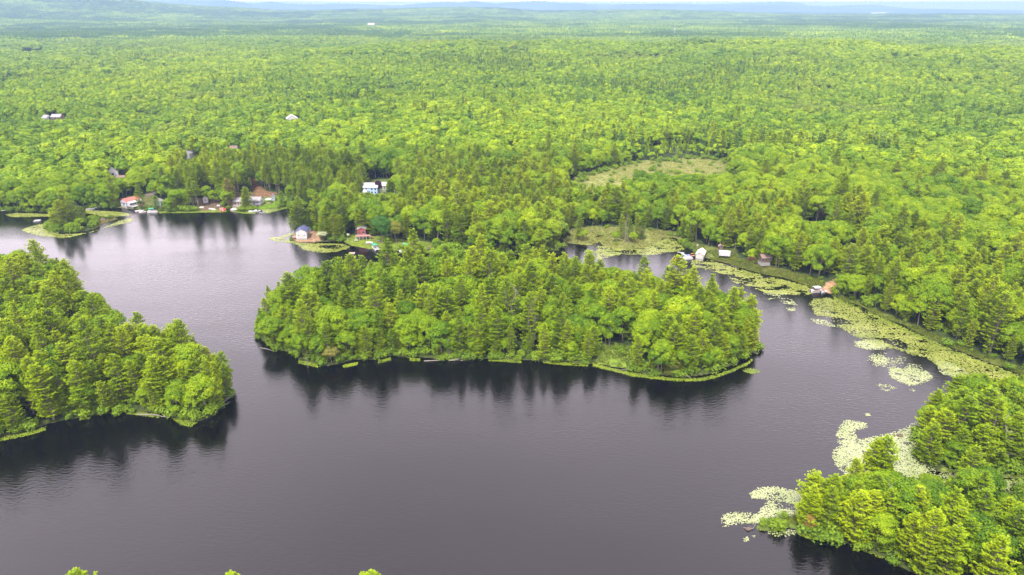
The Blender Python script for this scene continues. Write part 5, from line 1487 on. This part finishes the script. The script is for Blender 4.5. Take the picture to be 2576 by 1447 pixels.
# --- trees of a colour of their own
def spec(p, kind, s_, w_, mat, label, k=0, up=None):
    x_, y_, z_ = at(*p) if up is None else at(*p, z=up)
    put_tree('pine_tree' if kind == 'p' else 'broadleaf_tree', x_, y_, z_ - .1, s_, w_, (pine_me if kind == 'p' else broad_me)[k], label, 'tree', None, 1.3 * k, mat)
M_OLIVE = foliage('olive_needles', [(.13,.14,.03),(.20,.20,.04),(.26,.25,.06)])
M_DARK = foliage('dark_leaves', [(.035,.10,.012),(.06,.15,.015)], .2)
M_RUST2 = foliage('ochre_leaves', [(.13,.16,.02),(.20,.21,.03)], .2)
M_BRIGHT = foliage('bright_leaves', [(.22,.36,.012),(.32,.46,.015)], .35)
spec((953,489), 'b', .70, .55, M_PURPLE, 'dark purple leafed tree beside the pale blue house', 0, 4.0)
spec((1955,452), 'b', .75, .6, M_REDLEAF, 'small red leafed tree in the woods right of the bog meadow', 1)
spec((583,520), 'p', 1.0, 1.15, M_OLIVE, 'rusty olive pine standing left of the pinkish cottage', 3)
spec((998,612), 'b', .95, .75, M_RUST2, 'yellow brown leafy tree behind the shore lawn', 2)
spec((962,613), 'b', 1.15, 1.3, M_DARK, 'big dark green round tree right of the red cabin', 0)
spec((272,520), 'b', 1.0, .75, M_DARK, 'dark green oval tree standing left of the tall pine by the red roofed cabin', 1)
spec((408,500), 'b', .75, .55, M_BRIGHT, 'bright lime narrow tree behind the red roofed cabin', 1)
spec((145,520), 'b', 1.0, 1.0, M_BRIGHT, 'bright lime round tree behind the tiny islet', 2)
spec((1684,940), 'p', .45, .75, M_RUST2, 'small rusty brown tree on the front shore of the wooded island', 1)
spec((2030,1334), 'b', .42, .4, M_RUST, 'small orange tinted tree at the base of the shrubby tip', 1)
spec((835,912), 'b', .5, .6, M_OLIVE, 'low olive bush tree at the lower left shore of the wooded island', 2)
spec((813,604), 'b', .42, .62, M_PALE, 'whitish flowering bush right of the tall white boathouse', 2)
# --- far away
rm_ = thing('radio_mast', at(1696,95), 0, 'thin white radio mast far out in the forest', 'radio mast')
d_ = math.hypot(rm_.location.x, rm_.location.y)
MB().bar((0,0,0),(0,0,.016*d_),.9,.5,6).build('shaft', M['white'], rm_); MB().box(-2.2,2.2,-2.2,2.2,.0105*d_,.0112*d_).build('antenna', M['white'], rm_)
for (px, py, hw, lb, k_) in [(935,72,7,'long white building far out in the forest, left one',1.2),(2209,41,15,'very long white building far out in the forest near the horizon',1.0)]:
    l_ = at(px, py); q = math.hypot(l_[0], l_[1]); W_ = 2*hw*q/FOC
    house('far_building', (l_[0], l_[1], l_[2]+8), 0, W_, 40, 10 if px < 1000 else 20, 6, M['white'], M['white'], lb, 'building', 'x', [('f', W_*t, 4, 6, 3) for t in (-.3,0,.3)], None, base=2)
# ---------------------------------------------------------------- haze
def build_haze():
    m, t, o = new_mat('haze')
    v = N(t, 'ShaderNodeVolumePrincipled')
    v.inputs['Color'].default_value = (.26, .40, .62, 1)
    v.inputs['Density'].default_value = 1.15e-4
    v.inputs['Anisotropy'].default_value = 0.0
    L(t, v.outputs[0], o.inputs['Volume'])
    a, b = 34000., 34000.
    z0, z1 = -4.0, 300.0
    V = [(-a, -b, z0), (a, -b, z0), (a, b, z0), (-a, b, z0), (-a, -b, z1), (a, -b, z1), (a, b, z1), (-a, b, z1)]
    F = [(0, 3, 2, 1), (4, 5, 6, 7), (0, 1, 5, 4), (1, 2, 6, 5), (2, 3, 7, 6), (3, 0, 4, 7)]
    me = mesh_from('haze', V, F, [m])
    add('haze', me, kind='stuff')
build_haze()
